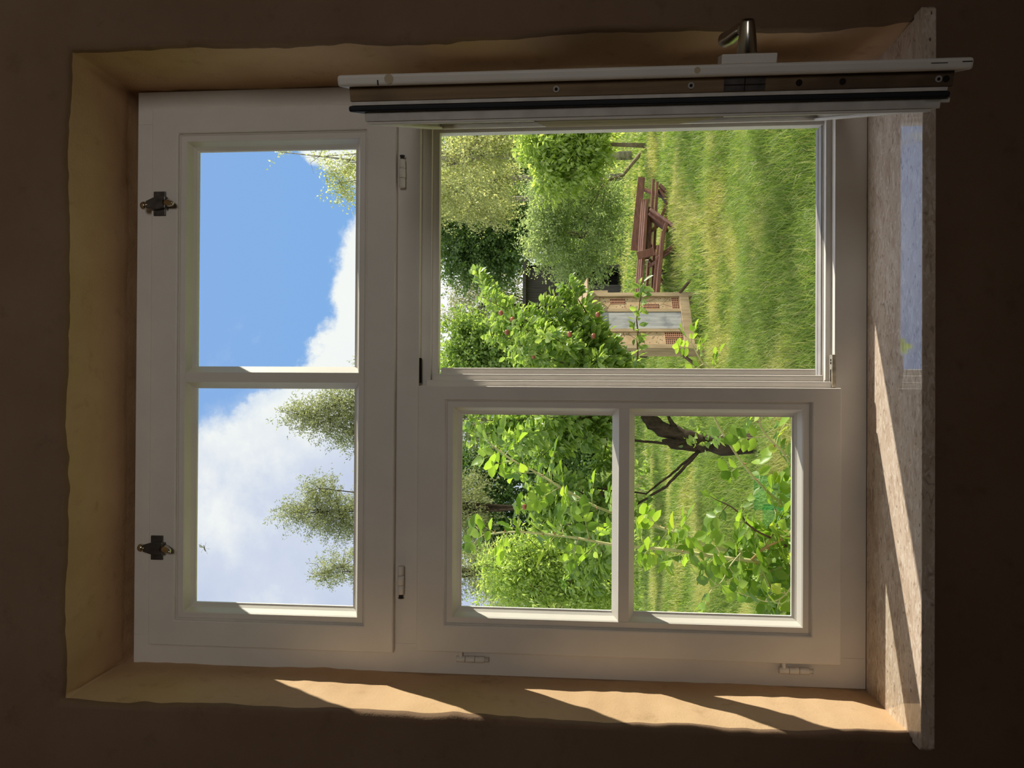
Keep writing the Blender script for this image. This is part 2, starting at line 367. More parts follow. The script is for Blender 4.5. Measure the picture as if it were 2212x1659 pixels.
# ================================================================== THE ROOM
XL, XR, ZB, ZT, WY = -.566, .608, -.551, .919, -.194
RX0, RX1, RY0, CZ = -2.3, 2.4, -4.6, 1.25
YOUT = .15
def front_wall():
    mb = MB(); M = 150
    def loop(o, y, O=None):
        xl, xr, zb, zt = O or (XL-o, XR+o, ZB-.03-o, ZT+o)
        pts = []
        for (x0, z0, x1, z1) in ((xl, zt, xl, zb), (xl, zb, xr, zb), (xr, zb, xr, zt), (xr, zt, xl, zt)):
            for i in range(M):
                t = i/M; pts.append((x0+(x1-x0)*t, y, z0+(z1-z0)*t))
        return pts
    nz = G.normal(0, 1, (5, 4*M))
    sm = []
    for k in range(5):
        r_ = nz[k]; ker = np.hanning(31); ker /= np.sqrt((ker**2).sum()); k5 = np.hanning(6); k5 /= np.sqrt((k5**2).sum())
        ext_ = np.concatenate([r_[-40:], r_, r_[:40]]); sm.append((np.convolve(ext_, ker, 'same') + .35*np.convolve(ext_[::-1], k5, 'same'))[40:-40])
    rings = [loop(.6, WY, (RX0, RX1, FZ, CZ)), loop(.06, WY), loop(.012, WY), loop(.004, WY+.002), loop(.001, WY+.006), loop(0, WY+.014),
             loop(0, -.14), loop(0, -.09), loop(0, -.04), loop(-.001, 0.0), loop(-.012, .052)]
    amp = [0, 0, 0, .0014, .0016, .0016, .0014, .0013, .0011, .001, 0]
    for k, rg in enumerate(rings):
        for i, p in enumerate(rg):
            if amp[k]:
                dsp = amp[k]*sm[min(k//3, 4)][i]*1.6; x, y, z = p
                side = i//M
                if side == 0: x -= dsp
                elif side == 2: x += dsp
                elif side == 3: z += dsp
                rg[i] = (x, y, z)
    ext = [loop(0, .052, (-.548, .575, ZB+.02, .895)), loop(0, YOUT, (-.548, .575, ZB+.02, .895)), loop(0, YOUT, (RX0-.3, RX1+.3, GZ-.1, CZ+.3))]
    allr = rings + ext; vs = [p for rg in allr for p in rg]; Nn = 4*M
    fs = [(k*Nn+i, k*Nn+(i+1) % Nn, (k+1)*Nn+(i+1) % Nn, (k+1)*Nn+i) for k in range(len(allr)-1) for i in range(Nn)]
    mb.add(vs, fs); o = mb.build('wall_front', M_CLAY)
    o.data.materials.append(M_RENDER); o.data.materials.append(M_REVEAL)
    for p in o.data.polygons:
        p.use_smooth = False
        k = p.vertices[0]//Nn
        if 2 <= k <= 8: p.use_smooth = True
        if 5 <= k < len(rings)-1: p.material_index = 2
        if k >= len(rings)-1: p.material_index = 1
    return tag(o, 'brown clay-plastered wall with a deep window reveal', 'wall', kind='structure')
front_wall()
def slab(name, b, m, lab, cat):
    mb = MB(); mb.box(*b); return tag(mb.build(name, m), lab, cat, kind='structure')
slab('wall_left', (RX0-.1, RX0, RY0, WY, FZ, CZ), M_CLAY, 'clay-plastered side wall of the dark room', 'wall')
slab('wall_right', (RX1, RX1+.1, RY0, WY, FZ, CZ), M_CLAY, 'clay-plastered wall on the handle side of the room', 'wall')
slab('floor', (RX0, RX1, RY0, WY, FZ-.1, FZ), M_FLOOR, 'dark boarded floor of the room', 'floor')
slab('ceiling', (RX0, RX1, RY0, WY, CZ, CZ+.1), M_CEIL, 'pale plastered ceiling of the room', 'ceiling')
mb = MB(); mb.ring((RX0, RX1, FZ, CZ), (.45, 1.65, -.15, .95), RY0-.1, RY0); tag(mb.build('wall_back', M_CLAY), 'clay-plastered wall behind the viewer', 'wall', kind='structure')
w2 = tag(bpy.data.objects.new('fill_window', None), 'made-up white window behind the viewer, holding the fill lamp', 'window', kind='structure'); C.objects.link(w2); w2.location = (1.05, RY0, -.15)  # unseen window, added to house the fill lamp
mb = MB(); mb.ring((.45, 1.65, -.15, .95), (.51, 1.59, -.09, .89), RY0-.07, RY0-.02); mb.box(1.03, 1.07, RY0-.065, RY0-.025, -.09, .89)
world_child(mb.build('frame', M_PAINT, bevel=.003), w2)

# ------------------------------------------------------------------ fixed window frame
win = bpy.data.objects.new('window_1', None); C.objects.link(win); win.location = (.02, 0, ZB)
tag(win, 'white wooden window frame set deep in the clay wall', 'window', kind='structure')
mb = MB()
UO = (-.497, .538, .380, .834)            # opening of the top light
LO = (-.508, .529, -.492, .310)           # opening below the transom
def framelayer(y0, y1, uo, lo):
    mb.box(-.565, uo[0] if uo[0] < lo[0] else lo[0], y0, y1, ZB, .8985)
    l = min(uo[0], lo[0]); r = max(uo[1], lo[1])
    mb.box(r, .6045, y0, y1, ZB, .8985)
    mb.box(l, r, y0, y1, uo[3], .8985)
    mb.box(l, r, y0, y1, lo[3], uo[2])
    mb.box(l, r, y0, y1, ZB, lo[2])
    if uo[0] > l: mb.box(l, uo[0], y0, y1, uo[2], uo[3])
    if lo[0] > l: mb.box(l, lo[0], y0, y1, lo[2], lo[3])
    if uo[1] < r: mb.box(uo[1], r, y0, y1, uo[2], uo[3])
    if lo[1] < r: mb.box(lo[1], r, y0, y1, lo[2], lo[3])
framelayer(0, .02, UO, LO)
framelayer(.02, .032, (-.485, .526, .392, .822), (-.497, .5245, -.481, .290))
framelayer(.032, .052, (-.475, .516, .402, .812), (-.487, .518, -.479, .2765))
world_child(mb.build('frame', M_PAINT, bevel=.0022), win)
mb = MB(); mb.box(-.487, .518, .052, .066, -.497, -.4755); mb.box(-.487, .518, .034, .056, -.4795, -.4765)
world_child(mb.build('water_bar', M_ALU, bevel=.001), win)
# strike plates and the sealing lip on the jambs
mb = MB(); mb.box(-.004, .042, -.0015, .012, -.4935, -.4915)
mb.box(.006, .068, -.0045, .0135, -.4935, -.486)
o = world_child(mb.build('strike_plate', M_BRASS, bevel=.0008), win); o['label'] = 'worn metal strike plate'
mb = MB()
for x in (.052, .058): mb.tube([(x, .003, -.4862), (x, .003, -.4852)], .0022, 10)
mb.box(.013, .040, .001, .006, -.4862, -.4856)
world_child(mb.build('screw_hole', M_HOLE), win)
mb = MB(); mb.box(.010, .060, .003, .012, .3065, .3105); o = world_child(mb.build('strike_slot', M_HOLE, bevel=.0008), win); o['label'] = 'dark bolt slot under the transom'

# ------------------------------------------------------------------ sashes
def moulding(O, mb):                       # from the mould line O inward to the glass
    mb.sweep(O, [(-.003, .036), (-.003, -.012), (.0008, -.0125), (.0020, -.0105), (.0032, -.0125), (.0135, -.0125), (.0155, -.0095),
                 (.0205, .004), (.0255, .0095), (.0285, .0105), (.0285, .016), (.012, .036)])
GY = .013
def pane(name, x0, x1, z0, z1, parent, M=None):
    mb = MB(); mb.box(x0, x1, GY-.002, GY+.002, z0, z1)
    if M is not None: mb.xf(M)
    return world_child(mb.build(name, M_GLASS), parent) if M is None else mb.build(name, M_GLASS, parent)
def barprof(mb, x0, x1, z0, z1, vertical):
    # glazing bar with a flat front and splayed sides down to the glass
    if vertical:
        c = (x0+x1)/2; h = (x1-x0)/2
        P = [(c-h, .011), (c-.0115, -.008), (c-.0100, -.0115), (c+.0100, -.0115), (c+.0115, -.008), (c+h, .011), (c+h*.8, .034), (c-h*.8, .034)]
        vs = [(x, y, z) for z in (z0, z1) for x, y in P]
    else:
        c = (z0+z1)/2; h = (z1-z0)/2
        P = [(c-h, .011), (c-.0115, -.008), (c-.0100, -.0115), (c+.0100, -.0115), (c+.0115, -.008), (c+h, .011), (c+h*.8, .034), (c-h*.8, .034)]
        vs = [(x, y, z) for x in (x0, x1) for z, y in P]
    k = len(P); mb.add(vs, [tuple(range(k)), tuple(range(2*k-1, k-1, -1))] + [(i, (i+1) % k, k+(i+1) % k, k+i) for i in range(k)])
def hinge(parent, c, axis, white=M_PAINT, up=1, pin=None):
    # barrel hinge: three knuckles, a dark pin end, a short leaf into the sash
    c = Vector(c); a_ = Vector(axis)
    mb = MB()
    for t0, t1, r_ in ((-.028, -.0095, .0062), (-.009, .0095, .0066), (.010, .028, .0062)):
        mb.tube([c+a_*t0, c+a_*(t0+.0012), c+a_*(t1-.0012), c+a_*t1], [r_*.88, r_, r_, r_*.88], 16)
    h = mb.build('hinge', white, smooth=False); world_child(h, parent)
    for p in h.data.polygons: p.use_smooth = len(p.vertices) == 4
    mb = MB(); mb.tube([c+a_*.028*up, c+a_*.034*up], .0042, 10); mb.tube([c+a_*.034*up, c+a_*.036*up], .0052, 10)
    q = mb.build('pin', M_DARK if pin is None else pin); q.parent = h
    return h

# top light, bottom hung, closed
US = (-.522, .564, .355, .859); UM = (-.469, .511, .415, .8015)
us = thing('window_sash', (.02, -.02, .355), 'closed white top sash of two wide panes showing the sky, with two dark latches', 'window sash')
mb = MB(); mb.ring(US, (UM[0]-.001, UM[1]+.001, UM[2]-.001, UM[3]+.001), -.018, 0.)
mb.ring((-.494, .535, .383, .831), (UM[0]-.001, UM[1]+.001, UM[2]-.001, UM[3]+.001), 0., .036)
o = world_child(mb.build('frame', M_PAINT, bevel=.003), us)
mb = MB(); moulding(UM, mb); world_child(mb.build('moulding', M_PAINT), us)
mb = MB(); barprof(mb, -.003, .042, .42, .797, True); world_child(mb.build('glazing_bar', M_PAINT), us)
pane('glass_pane', -.446, .0, .437, .779, us); pane('glass_pane', .039, .488, .437, .779, us)
ha = at(869, 375, -.010); hb = at(866, 1253, -.010)
hinge(us, (ha[0], -.010, ha[2]), (1, 0, 0)); hinge(us, (hb[0], -.010, hb[2]), (-1, 0, 0))
def latch(px, py, tilt):
    c = at(px, py, -.020); root = MB()
    s_ = .00092
    # cross plate
    mb = MB(); mb.box(c[0]-.0245, c[0]+.0245, -.0215, -.018, c[2]-.0125, c[2]+.0125)
    la = world_child(mb.build('latch', M_PEWTER, bevel=.001), us); la['label'] = 'dark pewter snap latch on the top rail'
    mb = MB()
    P = [(-.012, -.016), (.012, -.016), (.013, .004), (.007, .024), (-.007, .024), (-.013, .004)]
    vs = [(c[0]+x+tilt*z, y, c[2]+z) for y in (-.031, -.0215) for x, z in P]; k = 6
    mb.add(vs, [tuple(range(k)), tuple(range(2*k-1, k-1, -1))] + [(i, (i+1) % k, k+(i+1) % k, k+i) for i in range(k)])
    mb.box(c[0]-.0125, c[0]+.0125, -.034, -.0215, c[2]-.0185, c[2]-.0155)
    q = mb.build('body', M_PEWTER, bevel=.0015); q.parent = la
    mb = MB(); z0 = c[2]+.030; x0 = c[0]+tilt*.03
    prof = [(-.0055, .004), (-.003, .0075), (.001, .0085), (.0045, .0065), (.006, .002)]
    mb.tube([(x0, -.028, c[2]+.02), (x0, -.028, z0-.003)], .0038, 10)
    mb.tube([(x0, -.024+a_*-1.2, z0) for a_, b_ in prof], [b_ for a_, b_ in prof], 14)
    q = mb.build('knob', M_CHROME, smooth=True); q.parent = la
    mb = MB(); mb.tube([(c[0], -.026, c[2]-.016), (c[0]-.001, -.030, c[2]-.024), (c[0]-.003, -.034, c[2]-.033), (c[0]-.004, -.040, c[2]-.038)], [.0085, .008, .0055, .002], 12)
    q = mb.build('lever', M_CHROME, smooth=True); q.parent = la
latch(345, 440, -.15); latch(339, 1183, .0)

# fixed-shut left casement
LS = (-.516, .0045, -.5, .3085); LM = (-.4625, -.0235, -.4445, .2525)
ls = thing('window_sash', (-.26, -.02, -.5), 'closed white lower sash with an upper and a lower pane over rose leaves', 'window sash')
IN = (LM[0]-.001, LM[1]+.001, LM[2]-.001, LM[3]+.001)
mb = MB(); mb.ring(LS, IN, -.018, 0.)
mb.ring((-.505, .0165, -.4875, .2965), IN, 0., .016)
mb.ring((-.494, .0290, -.4765, .2865), IN, .016, .030)
mb.ring((-.484, .0415, -.4665, .2715), IN, .030, .044)
world_child(mb.build('frame', M_PAINT, bevel=.0025), ls)
mb = MB(); moulding(LM, mb); world_child(mb.build('moulding', M_PAINT), ls)
mb = MB(); barprof(mb, -.449, -.037, -.1165, -.073, False); world_child(mb.build('glazing_bar', M_PAINT), ls)
pane('glass_pane', -.440, -.046, -.076, .230, ls); pane('glass_pane', -.440, -.046, -.423, -.114, ls)
for (px, py) in ((1016, 1424), (1715, 1449)):
    c = at(px, py, -.010); hinge(ls, (c[0], -.010, c[2]), (0, 0, 1), up=-1, pin=M_PAINT_WORN)
    mb = MB(); mb.tube([(c[0], -.010, c[2]+.019), (c[0]+.014, -.010, c[2]+.019)], .0038, 10); world_child(mb.build('hinge_peg', M_PAINT), ls)

# open right casement, swung into the room
TH = math.radians(72.0); HX, HY = .567, -.026
rs = thing('window_sash', (HX, HY, -.493), 'open white sash swung into the room, seen edge on with brown rebate and black seal', 'window sash', rz=TH)
Wd = .515; zt0, zb0 = .316+.493, .0035
OM = (-.462, -.055, .0555, zt0-.057); ON = (OM[0]-.001, OM[1]+.001, OM[2]-.001, OM[3]+.001)
mb = MB(); mb.ring((-Wd, -.004, zb0, zt0), ON, -.0045, .010); o = mb.build('frame', M_PAINT, rs, bevel=.004, seg=3)
mb = MB(); mb.ring((-Wd+.010, -.02, .021, zt0-.013), ON, .010, .0285); o = mb.build('rebate', M_REBATE, rs, bevel=.001); o['label'] = 'bare brown wooden rebate with screws'
mb = MB(); mb.ring((-Wd+.0115, -.022, .026, zt0-.0145), ON, .0285, .0335); mb.build('paint_strip', M_PAINT_WORN, rs, bevel=.0006)
mb = MB(); mb.ring((-Wd+.0125, -.024, .021, zt0-.009), ON, .0335, .0415); o = mb.build('seal', M_RUBBER, rs, bevel=.0025); o['label'] = 'black rubber seal'
mb = MB(); mb.ring((-Wd+.019, -.03, .029, zt0-.029), ON, .0415, .054); mb.box(-Wd+.019, -Wd+.026, .0415, .047, .018, .05); mb.build('outer_frame', M_PAINT_WORN, rs, bevel=.0008)
mb = MB(); mb.ring((-Wd+.0205, -.03, .038, zt0-.031), (OM[0]+.004, OM[1]-.004, OM[2]+.004, OM[3]-.004), .054, .058); mb.build('outer_bead', M_PAINT, rs, bevel=.001)
mb = MB(); mb.box(-Wd+.0225, -.03, .0565, .0585, .3, .55); mb.build('bare_patch', M_REBATE, rs)
T_ = Matrix.Translation((0, .008, 0))
mb = MB(); moulding(OM, mb); mb.xf(T_).build('moulding', M_PAINT, rs)
zc = (OM[2]+OM[3])/2 - .0
mb = MB(); barprof(mb, OM[0]+.013, OM[1]-.013, zc-.022, zc+.022, False); mb.xf(T_).build('glazing_bar', M_PAINT, rs)
pane('glass_pane', OM[0]+.02, OM[1]-.02, zc+.019, OM[3]-.02, rs, T_); pane('glass_pane', OM[0]+.02, OM[1]-.02, OM[2]+.02, zc-.019, rs, T_)
def edge_z(px, py): return at(px, py, -.51)[2] + .493
# screws, spring bolt plate and knots on the closing edge
def edgedisc(name, px, py, r_, m_, t=.0012, dx=.010, y=.0195, hole=None):
    z = edge_z(px, py); mb = MB(); mb.tube([(-Wd+dx+.0004, y, z), (-Wd+dx-t, y, z)], r_, 14); return mb.build(name, m_, rs)
for (px, py) in ((1201, 193), (1495, 186), (2035, 171)): edgedisc('screw', px, py, .0042, M_ALU); edgedisc('screw_socket', px, py, .002, M_HOLE, t=.0016)
for (px, py) in ((1731, 180), (1826, 178), (2052, 170)): edgedisc('drill_hole', px, py, .0042, M_HOLE, t=.0003)
mb = MB(); z = edge_z(1612, 183); mb.box(-Wd+.0092, -Wd+.011, .0115, .0275, z-.026, z+.026); o = mb.build('lock_plate', M_PEWTER, rs, bevel=.0005); o['label'] = 'dark metal lock plate'
mb = MB(); mb.box(-Wd+.0085, -Wd+.0093, .0195, .0205, z-.026, z+.026); mb.box(-Wd+.0085, -Wd+.0093, .0115, .0275, z-.0006, z+.0006); mb.build('lock_seam', M_HOLE, rs)
for (px, py, w_) in ((842, 176, .0062), (1505, 160, .004)):
    z = edge_z(px, py); mb = MB(); mb.tube([(-Wd+.0002, .002, z), (-Wd-.0003, .002, z)], w_, 14); q = mb.build('paint_stain', principled('tan_stain', (.50, .40, .26), .5, .3), rs)
def crack(px, dz_, ya, yb):
    mb = MB(); z = edge_z(px, 150); mb.box(-Wd-.0004, -Wd+.001, ya, yb, z-dz_, z+dz_); mb.build('crack', M_DARK, rs)
crack(818, .001, .003, .0095); crack(2025, .010, .001, .002); crack(2085, .006, .000, .0012)
# handle
hz = edge_z(1617, 130)
mb = MB(); mb.box(-Wd+.006, -Wd+.036, -.0165, -.0045, hz-.035, hz+.034); h = mb.build('handle', M_PAINT, rs, bevel=.0015); h['label'] = 'window handle with a nickel stem on a white base'
mb = MB(); mb.tube([(-Wd+.021, -.016, hz+.0), (-Wd+.021, -.0175, hz), (-Wd+.021, -.0545, hz+.002), (-Wd+.021, -.058, hz+.002)], [.0125, .0132, .0090, .0075], 24)
q = mb.build('stem', M_CHROME, h, smooth=True)
mb = MB(); mb.tube([(-Wd+.023, -.049, hz+.003), (-Wd+.045, -.049, hz+.006), (-Wd+.075, -.045, hz+.010), (-Wd+.105, -.044, hz+.014), (-Wd+.117, -.0435, hz+.016)], [.007, .0085, .0095, .0100, .006], 14)
mb.build('lever', M_CHROME, h, smooth=True)
# the two hinges on the jamb side
for z in (.12, .70):
    mb = MB(); mb.tube([(0, -.004, z-.028), (0, -.004, z+.028)], .0062, 14); mb.build('hinge', M_PAINT, rs, smooth=False)

# ------------------------------------------------------------------ stone sill
mb = MB()
SB = [(XL-.0025, -.0005), (XL-.0025, WY-.0045), (-.574, WY-.0045), (-.574, -.226), (-.568, -.232), (.611, -.232), (.617, -.226), (.617, WY-.0045), (XR+.0025, WY-.0045), (XR+.0025, -.0005)]
k = len(SB); vs = [(x, y, z) for z in (ZB-.021, ZB) for x, y in SB]
mb.add(vs, [tuple(range(k)), tuple(range(2*k-1, k-1, -1))] + [(i, (i+1) % k, k+(i+1) % k, k+i) for i in range(k)])
tag(mb.build('windowsill', M_STONE, bevel=.0015), 'polished beige stone window sill jutting out of the clay wall', 'window sill', kind='thing')
# crane fly on the outside of the left sky pane
c = at(442, 1184, GY+.006)
fl = thing('crane_fly', c, 'small pale crane fly resting on the cloudy sky pane', 'insect')
mb = MB(); mb.tube([(-.007, 0, -.002), (-.002, 0, 0), (.006, 0, .002)], [.0006, .0012, .0006], 6); mb.build('body', M_INSECT, fl)
for sgn in (1, -1):
    mb = MB(); mb.add([(0, 0, 0), (.003*sgn+.002, 0, .006*sgn), (.005*sgn+.003, 0, .0125*sgn), (.001*sgn, 0, .011*sgn)], [(0, 1, 2, 3)]); mb.build('wing', L_WING, fl)
mb = MB()
for (x, z) in ((.012, -.003), (.010, .008), (-.010, .006), (-.012, -.006)): mb.tube([(0, 0, 0), (x*.6, -.002, z*.9), (x, 0, z)], .0002, 4)
mb.build('leg', M_INSECT, fl)

# ================================================================== THE GARDEN
nv = np.linspace
gm = bpy.data.meshes.new('ground')
xs = np.concatenate([[-60, -30], nv(-14, 14, 57), [30, 60]]); ys = np.concatenate([[YOUT, 1.5], nv(2.5, 30, 56), [40, 60, 110]])
def gz(x, y):
    return GZ + .05*np.sin(x*.9+y*.5)*np.clip((y-2)/4, 0, 1) + .04*np.sin(y*1.7-x*.4)*np.clip((y-2)/4, 0, 1)
vs = [(x, y, float(gz(x, y))) for y in ys for x in xs]; k = len(xs)
gm.from_pydata(vs, [], [(j*k+i, j*k+i+1, (j+1)*k+i+1, (j+1)*k+i) for j in range(len(ys)-1) for i in range(k-1)])
gm.materials.append(M_LAWN); go = bpy.data.objects.new('ground', gm); C.objects.link(go)
for p in gm.polygons: p.use_smooth = True
tag(go, 'green meadow ground behind the house', 'ground', kind='structure')

def unit(v): return v/np.maximum(np.linalg.norm(v, axis=-1, keepdims=True), 1e-9)
T_DIAMOND = (np.array([(0, 0, 0), (.45, .5, .1), (1, 0, -.08), (.45, -.5, .1)]), [(0, 2, 1), (0, 3, 2)])
T_OVAL = (np.array([(0, 0, 0), (.28, 0, -.05), (.58, 0, -.07), (.84, 0, -.09), (1, 0, -.14), (.20, .34, .03), (.52, .5, .05), (.82, .27, -.02), (.20, -.34, .03), (.52, -.5, .05), (.82, -.27, -.02)]),
          [(0, 1, 5), (1, 2, 6, 5), (2, 3, 7, 6), (3, 4, 7), (1, 0, 8), (2, 1, 8, 9), (3, 2, 9, 10), (4, 3, 10)])
def scatter(name, P, D, Nn, L, W, mt, parent, T=T_DIAMOND, local=True):
    tv, tf = T; P = np.asarray(P, float); D = unit(np.asarray(D, float)); B = unit(np.cross(np.asarray(Nn, float), D)); Z = np.cross(D, B)
    L = np.broadcast_to(np.asarray(L, float), (len(P),)); W = np.broadcast_to(np.asarray(W, float), (len(P),))
    V = P[:, None, :] + tv[None, :, 0:1]*L[:, None, None]*D[:, None, :] + tv[None, :, 1:2]*W[:, None, None]*B[:, None, :] + tv[None, :, 2:3]*L[:, None, None]*Z[:, None, :]
    if parent is not None and local: V = V - np.array(parent.location)
    k = len(tv); n_ = len(P)
    me = bpy.data.meshes.new(name); me.vertices.add(n_*k); me.vertices.foreach_set('co', V.reshape(-1).astype(np.float32))
    sizes = [len(f) for f in tf]; idx = np.array([i for f in tf for i in f])
    loops = (np.arange(n_)[:, None]*k + idx[None, :]).reshape(-1)
    st = np.concatenate([[0], np.cumsum(np.tile(sizes, n_))[:-1]])
    me.loops.add(len(loops)); me.loops.foreach_set('vertex_index', loops.astype(np.int32))
    me.polygons.add(len(st)); me.polygons.foreach_set('loop_start', st.astype(np.int32)); me.polygons.foreach_set('loop_total', np.tile(sizes, n_).astype(np.int32))
    me.update(calc_edges=True); me.materials.append(mt)
    o = bpy.data.objects.new(name, me); C.objects.link(o)
    if parent is not None: o.parent = parent
    return o
def rdir(n_, up=0., rg=G):
    v = rg.normal(size=(n_, 3)); v[:, 2] += up; return unit(v)

# ------------------------------------------------------------------ trees beyond the meadow
def blob_tree(name, label, cat, base, blobs, nl, L, W, lm, tm=M_BARK, tr=.12, hang=0., per=14, tw=.40, group='trees behind the meadow', seed=1, shell=.55, trunkpath=None):
    rg = np.random.default_rng(seed)
    cs, rs_ = [], []
    for (px, py, Y, ru, rv) in blobs:
        c = at(px, py, Y); d = (Y+DIST)/FPX; cs.append(c); rs_.append((ru*d, ru*d*.9, rv*d))
    cs = np.array(cs); rs_ = np.array(rs_)
    bx, by = base if base else (cs[:, 0].mean(), cs[:, 1].mean())
    b0 = np.array([bx, by, float(gz(bx, by))])
    root = thing(name, b0, label, cat, group)
    vol = rs_[:, 0]*rs_[:, 2]; nc = max(20, nl//per)
    wh = rg.choice(len(cs), nc, p=vol/vol.sum())
    dirs = unit(rg.normal(size=(nc, 3))); rad = rg.random(nc)**shell
    cc = cs[wh] + dirs*rad[:, None]*rs_[wh]*(1+.18*rg.normal(size=(nc, 1)))
    ax = unit(dirs*np.array([1, 1, .6]) + .7*rg.normal(size=(nc, 3)) + np.array([0, 0, .25-hang]))
    tl = tw*(.6+.8*rg.random(nc))
    t = rg.random((nc, per))
    P = cc[:, None, :] + ax[:, None, :]*(tl[:, None]*t)[:, :, None]
    P[..., 2] -= hang*.5*(tl[:, None]*t)**1.5
    P += rg.normal(size=P.shape)*.045*tw/.4
    D = ax[:, None, :]*.7 + rg.normal(size=P.shape)*.75; D[..., 2] -= .35+hang*.6
    Nn = rg.normal(size=P.shape)*.8; Nn[..., 2] += 1.
    P = P.reshape(-1, 3); sz = .7+.6*rg.random(len(P))
    P[:, 2] = np.maximum(P[:, 2], GZ+.12)
    scatter('foliage', P, D.reshape(-1, 3), Nn.reshape(-1, 3), L*sz, W*sz, lm, root)
    loc = Vector(b0)
    top = cs[vol.argmax()]
    path = [b0 - np.array([0, 0, .1])] + ([np.array(q) for q in trunkpath] if trunkpath else [b0*.5+top*.5 + np.array([.1, 0, 0])]) + [top]
    mb = MB(); mb.tube([Vector(p)-loc for p in path], [tr*(1-.6*i/(len(path)-1)) for i in range(len(path))], 10)
    mb.build('trunk', tm, root, smooth=True)
    mb = MB(); j0 = path[-2]
    for i, c in enumerate(cs):
        mid = (j0+c)/2 + rg.normal(size=3)*.15; mb.tube([Vector(j0)-loc, Vector(mid)-loc, Vector(c)-loc], [tr*.4, tr*.25, tr*.1], 6)
    for i in rg.choice(nc, min(nc, 160), replace=False):
        c = cs[wh[i]]; q = cc[i]+ax[i]*tl[i]*.8; md = (c+q)/2 + rg.normal(size=3)*.1
        mb.tube([Vector(c)-loc, Vector(md)-loc, Vector(q)-loc], [tr*.09, tr*.06, .004], 4, cap=False)
    mb.build('branch', tm, root)
    return root
TA = 'tree'
blob_tree('willow_tree', 'feathery tree in the left sky pane nearest the middle bar', TA, None,
          [(712, 905, 18, 38, 75), (655, 898, 18, 28, 48), (740, 870, 18, 40, 55), (770, 930, 18, 40, 55), (840, 895, 18, 75, 70), (920, 890, 18, 80, 90), (1020, 880, 18, 85, 70), (772, 792, 18.5, 16, 10)], 36000, .075, .024, L_WILLOW, tw=.36, seed=2, hang=.3)
blob_tree('willow_tree', 'tall feathery tree in the middle of the left sky pane', TA, None,
          [(690, 1105, 20.6, 46, 65), (630, 1108, 20.6, 26, 42), (690, 1055, 20.6, 26, 40), (740, 1120, 20.6, 52, 50), (800, 1110, 20.6, 62, 60), (920, 1100, 20.6, 80, 90), (1010, 1090, 20.6, 75, 60)], 34000, .075, .024, L_WILLOW, tw=.36, seed=3, hang=.3)
blob_tree('willow_tree', 'smallest feathery tree in the left sky pane, beside the hinge side', TA, None,
          [(742, 1224, 23, 30, 45), (700, 1238, 23, 22, 30), (840, 1235, 23, 60, 80), (940, 1240, 23, 65, 65), (1035, 1228, 23, 50, 50)], 20000, .08, .027, L_WILLOW, tw=.38, seed=4, hang=.3)
for i, (py, lab, bl) in enumerate((
        (340, 'birch whose hanging twigs reach into the blue sky pane', [(1010, 330, 22.5, 70, 75), (1070, 300, 22.5, 50, 50), (880, 350, 22.5, 60, 90), (735, 395, 22.5, 34, 36), (750, 350, 22.5, 12, 28), (690, 338, 22.5, 8, 22), (604, 328, 22.5, 6, 8)]),
        (386, 'pale-stemmed birch second from the open sash', [(1000, 390, 26, 55, 80), (1070, 400, 26, 45, 40), (900, 400, 26, 55, 80)]),
        (430, 'pale-stemmed birch beside the dark green tree', [(1010, 440, 29, 40, 70), (1060, 450, 29, 40, 40), (900, 440, 29, 50, 80)]))):
    YB = (22.5, 26, 29)[i]; p0 = at(1150, py, YB)
    blob_tree('birch_tree', lab, TA, (p0[0], p0[1]), bl, 17000, .085, .05, L_BIRCH, tm=M_BIRCH, tr=.14, tw=.55, hang=.7, seed=10+i, trunkpath=[at(1150, py, YB), at(1060, py-4, YB)])
blob_tree('deciduous_tree', 'broad dark green tree filling the top middle of the open casement', TA, None,
          [(1040, 500, 32.5, 75, 75), (1000, 560, 32.5, 55, 60), (1100, 520, 32.5, 85, 60), (960, 490, 32.5, 60, 60), (1070, 560, 32.5, 60, 55), (1120, 470, 32.5, 70, 50)], 34000, .13, .09, L_DARK, tr=.2, tw=.6, seed=20)
blob_tree('deciduous_tree', 'dark tree filling the gaps behind the birches', TA, None,
          [(1060, 330, 37, 80, 75), (1120, 400, 37, 90, 60), (1000, 300, 37, 60, 60), (1160, 310, 37, 90, 70)], 20000, .14, .10, L_DARK, tr=.2, tw=.7, seed=28)
blob_tree('willow_tree', 'pale airy tree with sky showing through, above the dark shed', TA, None,
          [(1010, 610, 37, 70, 50), (1040, 660, 37, 60, 60), (1090, 630, 37, 55, 40), (980, 690, 37, 40, 40), (1090, 690, 37, 50, 40), (1020, 720, 37, 40, 30)], 9000, .15, .06, L_WILLOW, tr=.14, tw=.8, hang=.5, seed=21)
blob_tree('leafy_bush', 'mid-green bush at the casement edge left of the shed', 'bush', None,
          [(1030, 745, 15.4, 50, 50), (1010, 710, 15.4, 26, 35), (1070, 790, 15.4, 60, 60), (1000, 790, 15.4, 50, 45), (1130, 770, 15.4, 70, 60), (1210, 780, 15.4, 60, 60)], 26000, .085, .06, L_BUSH, tr=.1, tw=.4, seed=22)
blob_tree('cherry_tree', 'bright large-leaved cherry tree beside the open sash', TA, None,
          [(1185, 325, 17, 55, 65), (1230, 290, 17, 60, 55), (1270, 335, 17, 55, 35), (1160, 290, 17, 40, 40), (1200, 380, 17, 40, 50), (1285, 290, 17, 50, 30)], 12000, .15, .065, L_CHERRY, tm=M_TRUNK, tr=.06, tw=.4, seed=23, hang=.3)
p0 = atz(1372, 372, GZ)
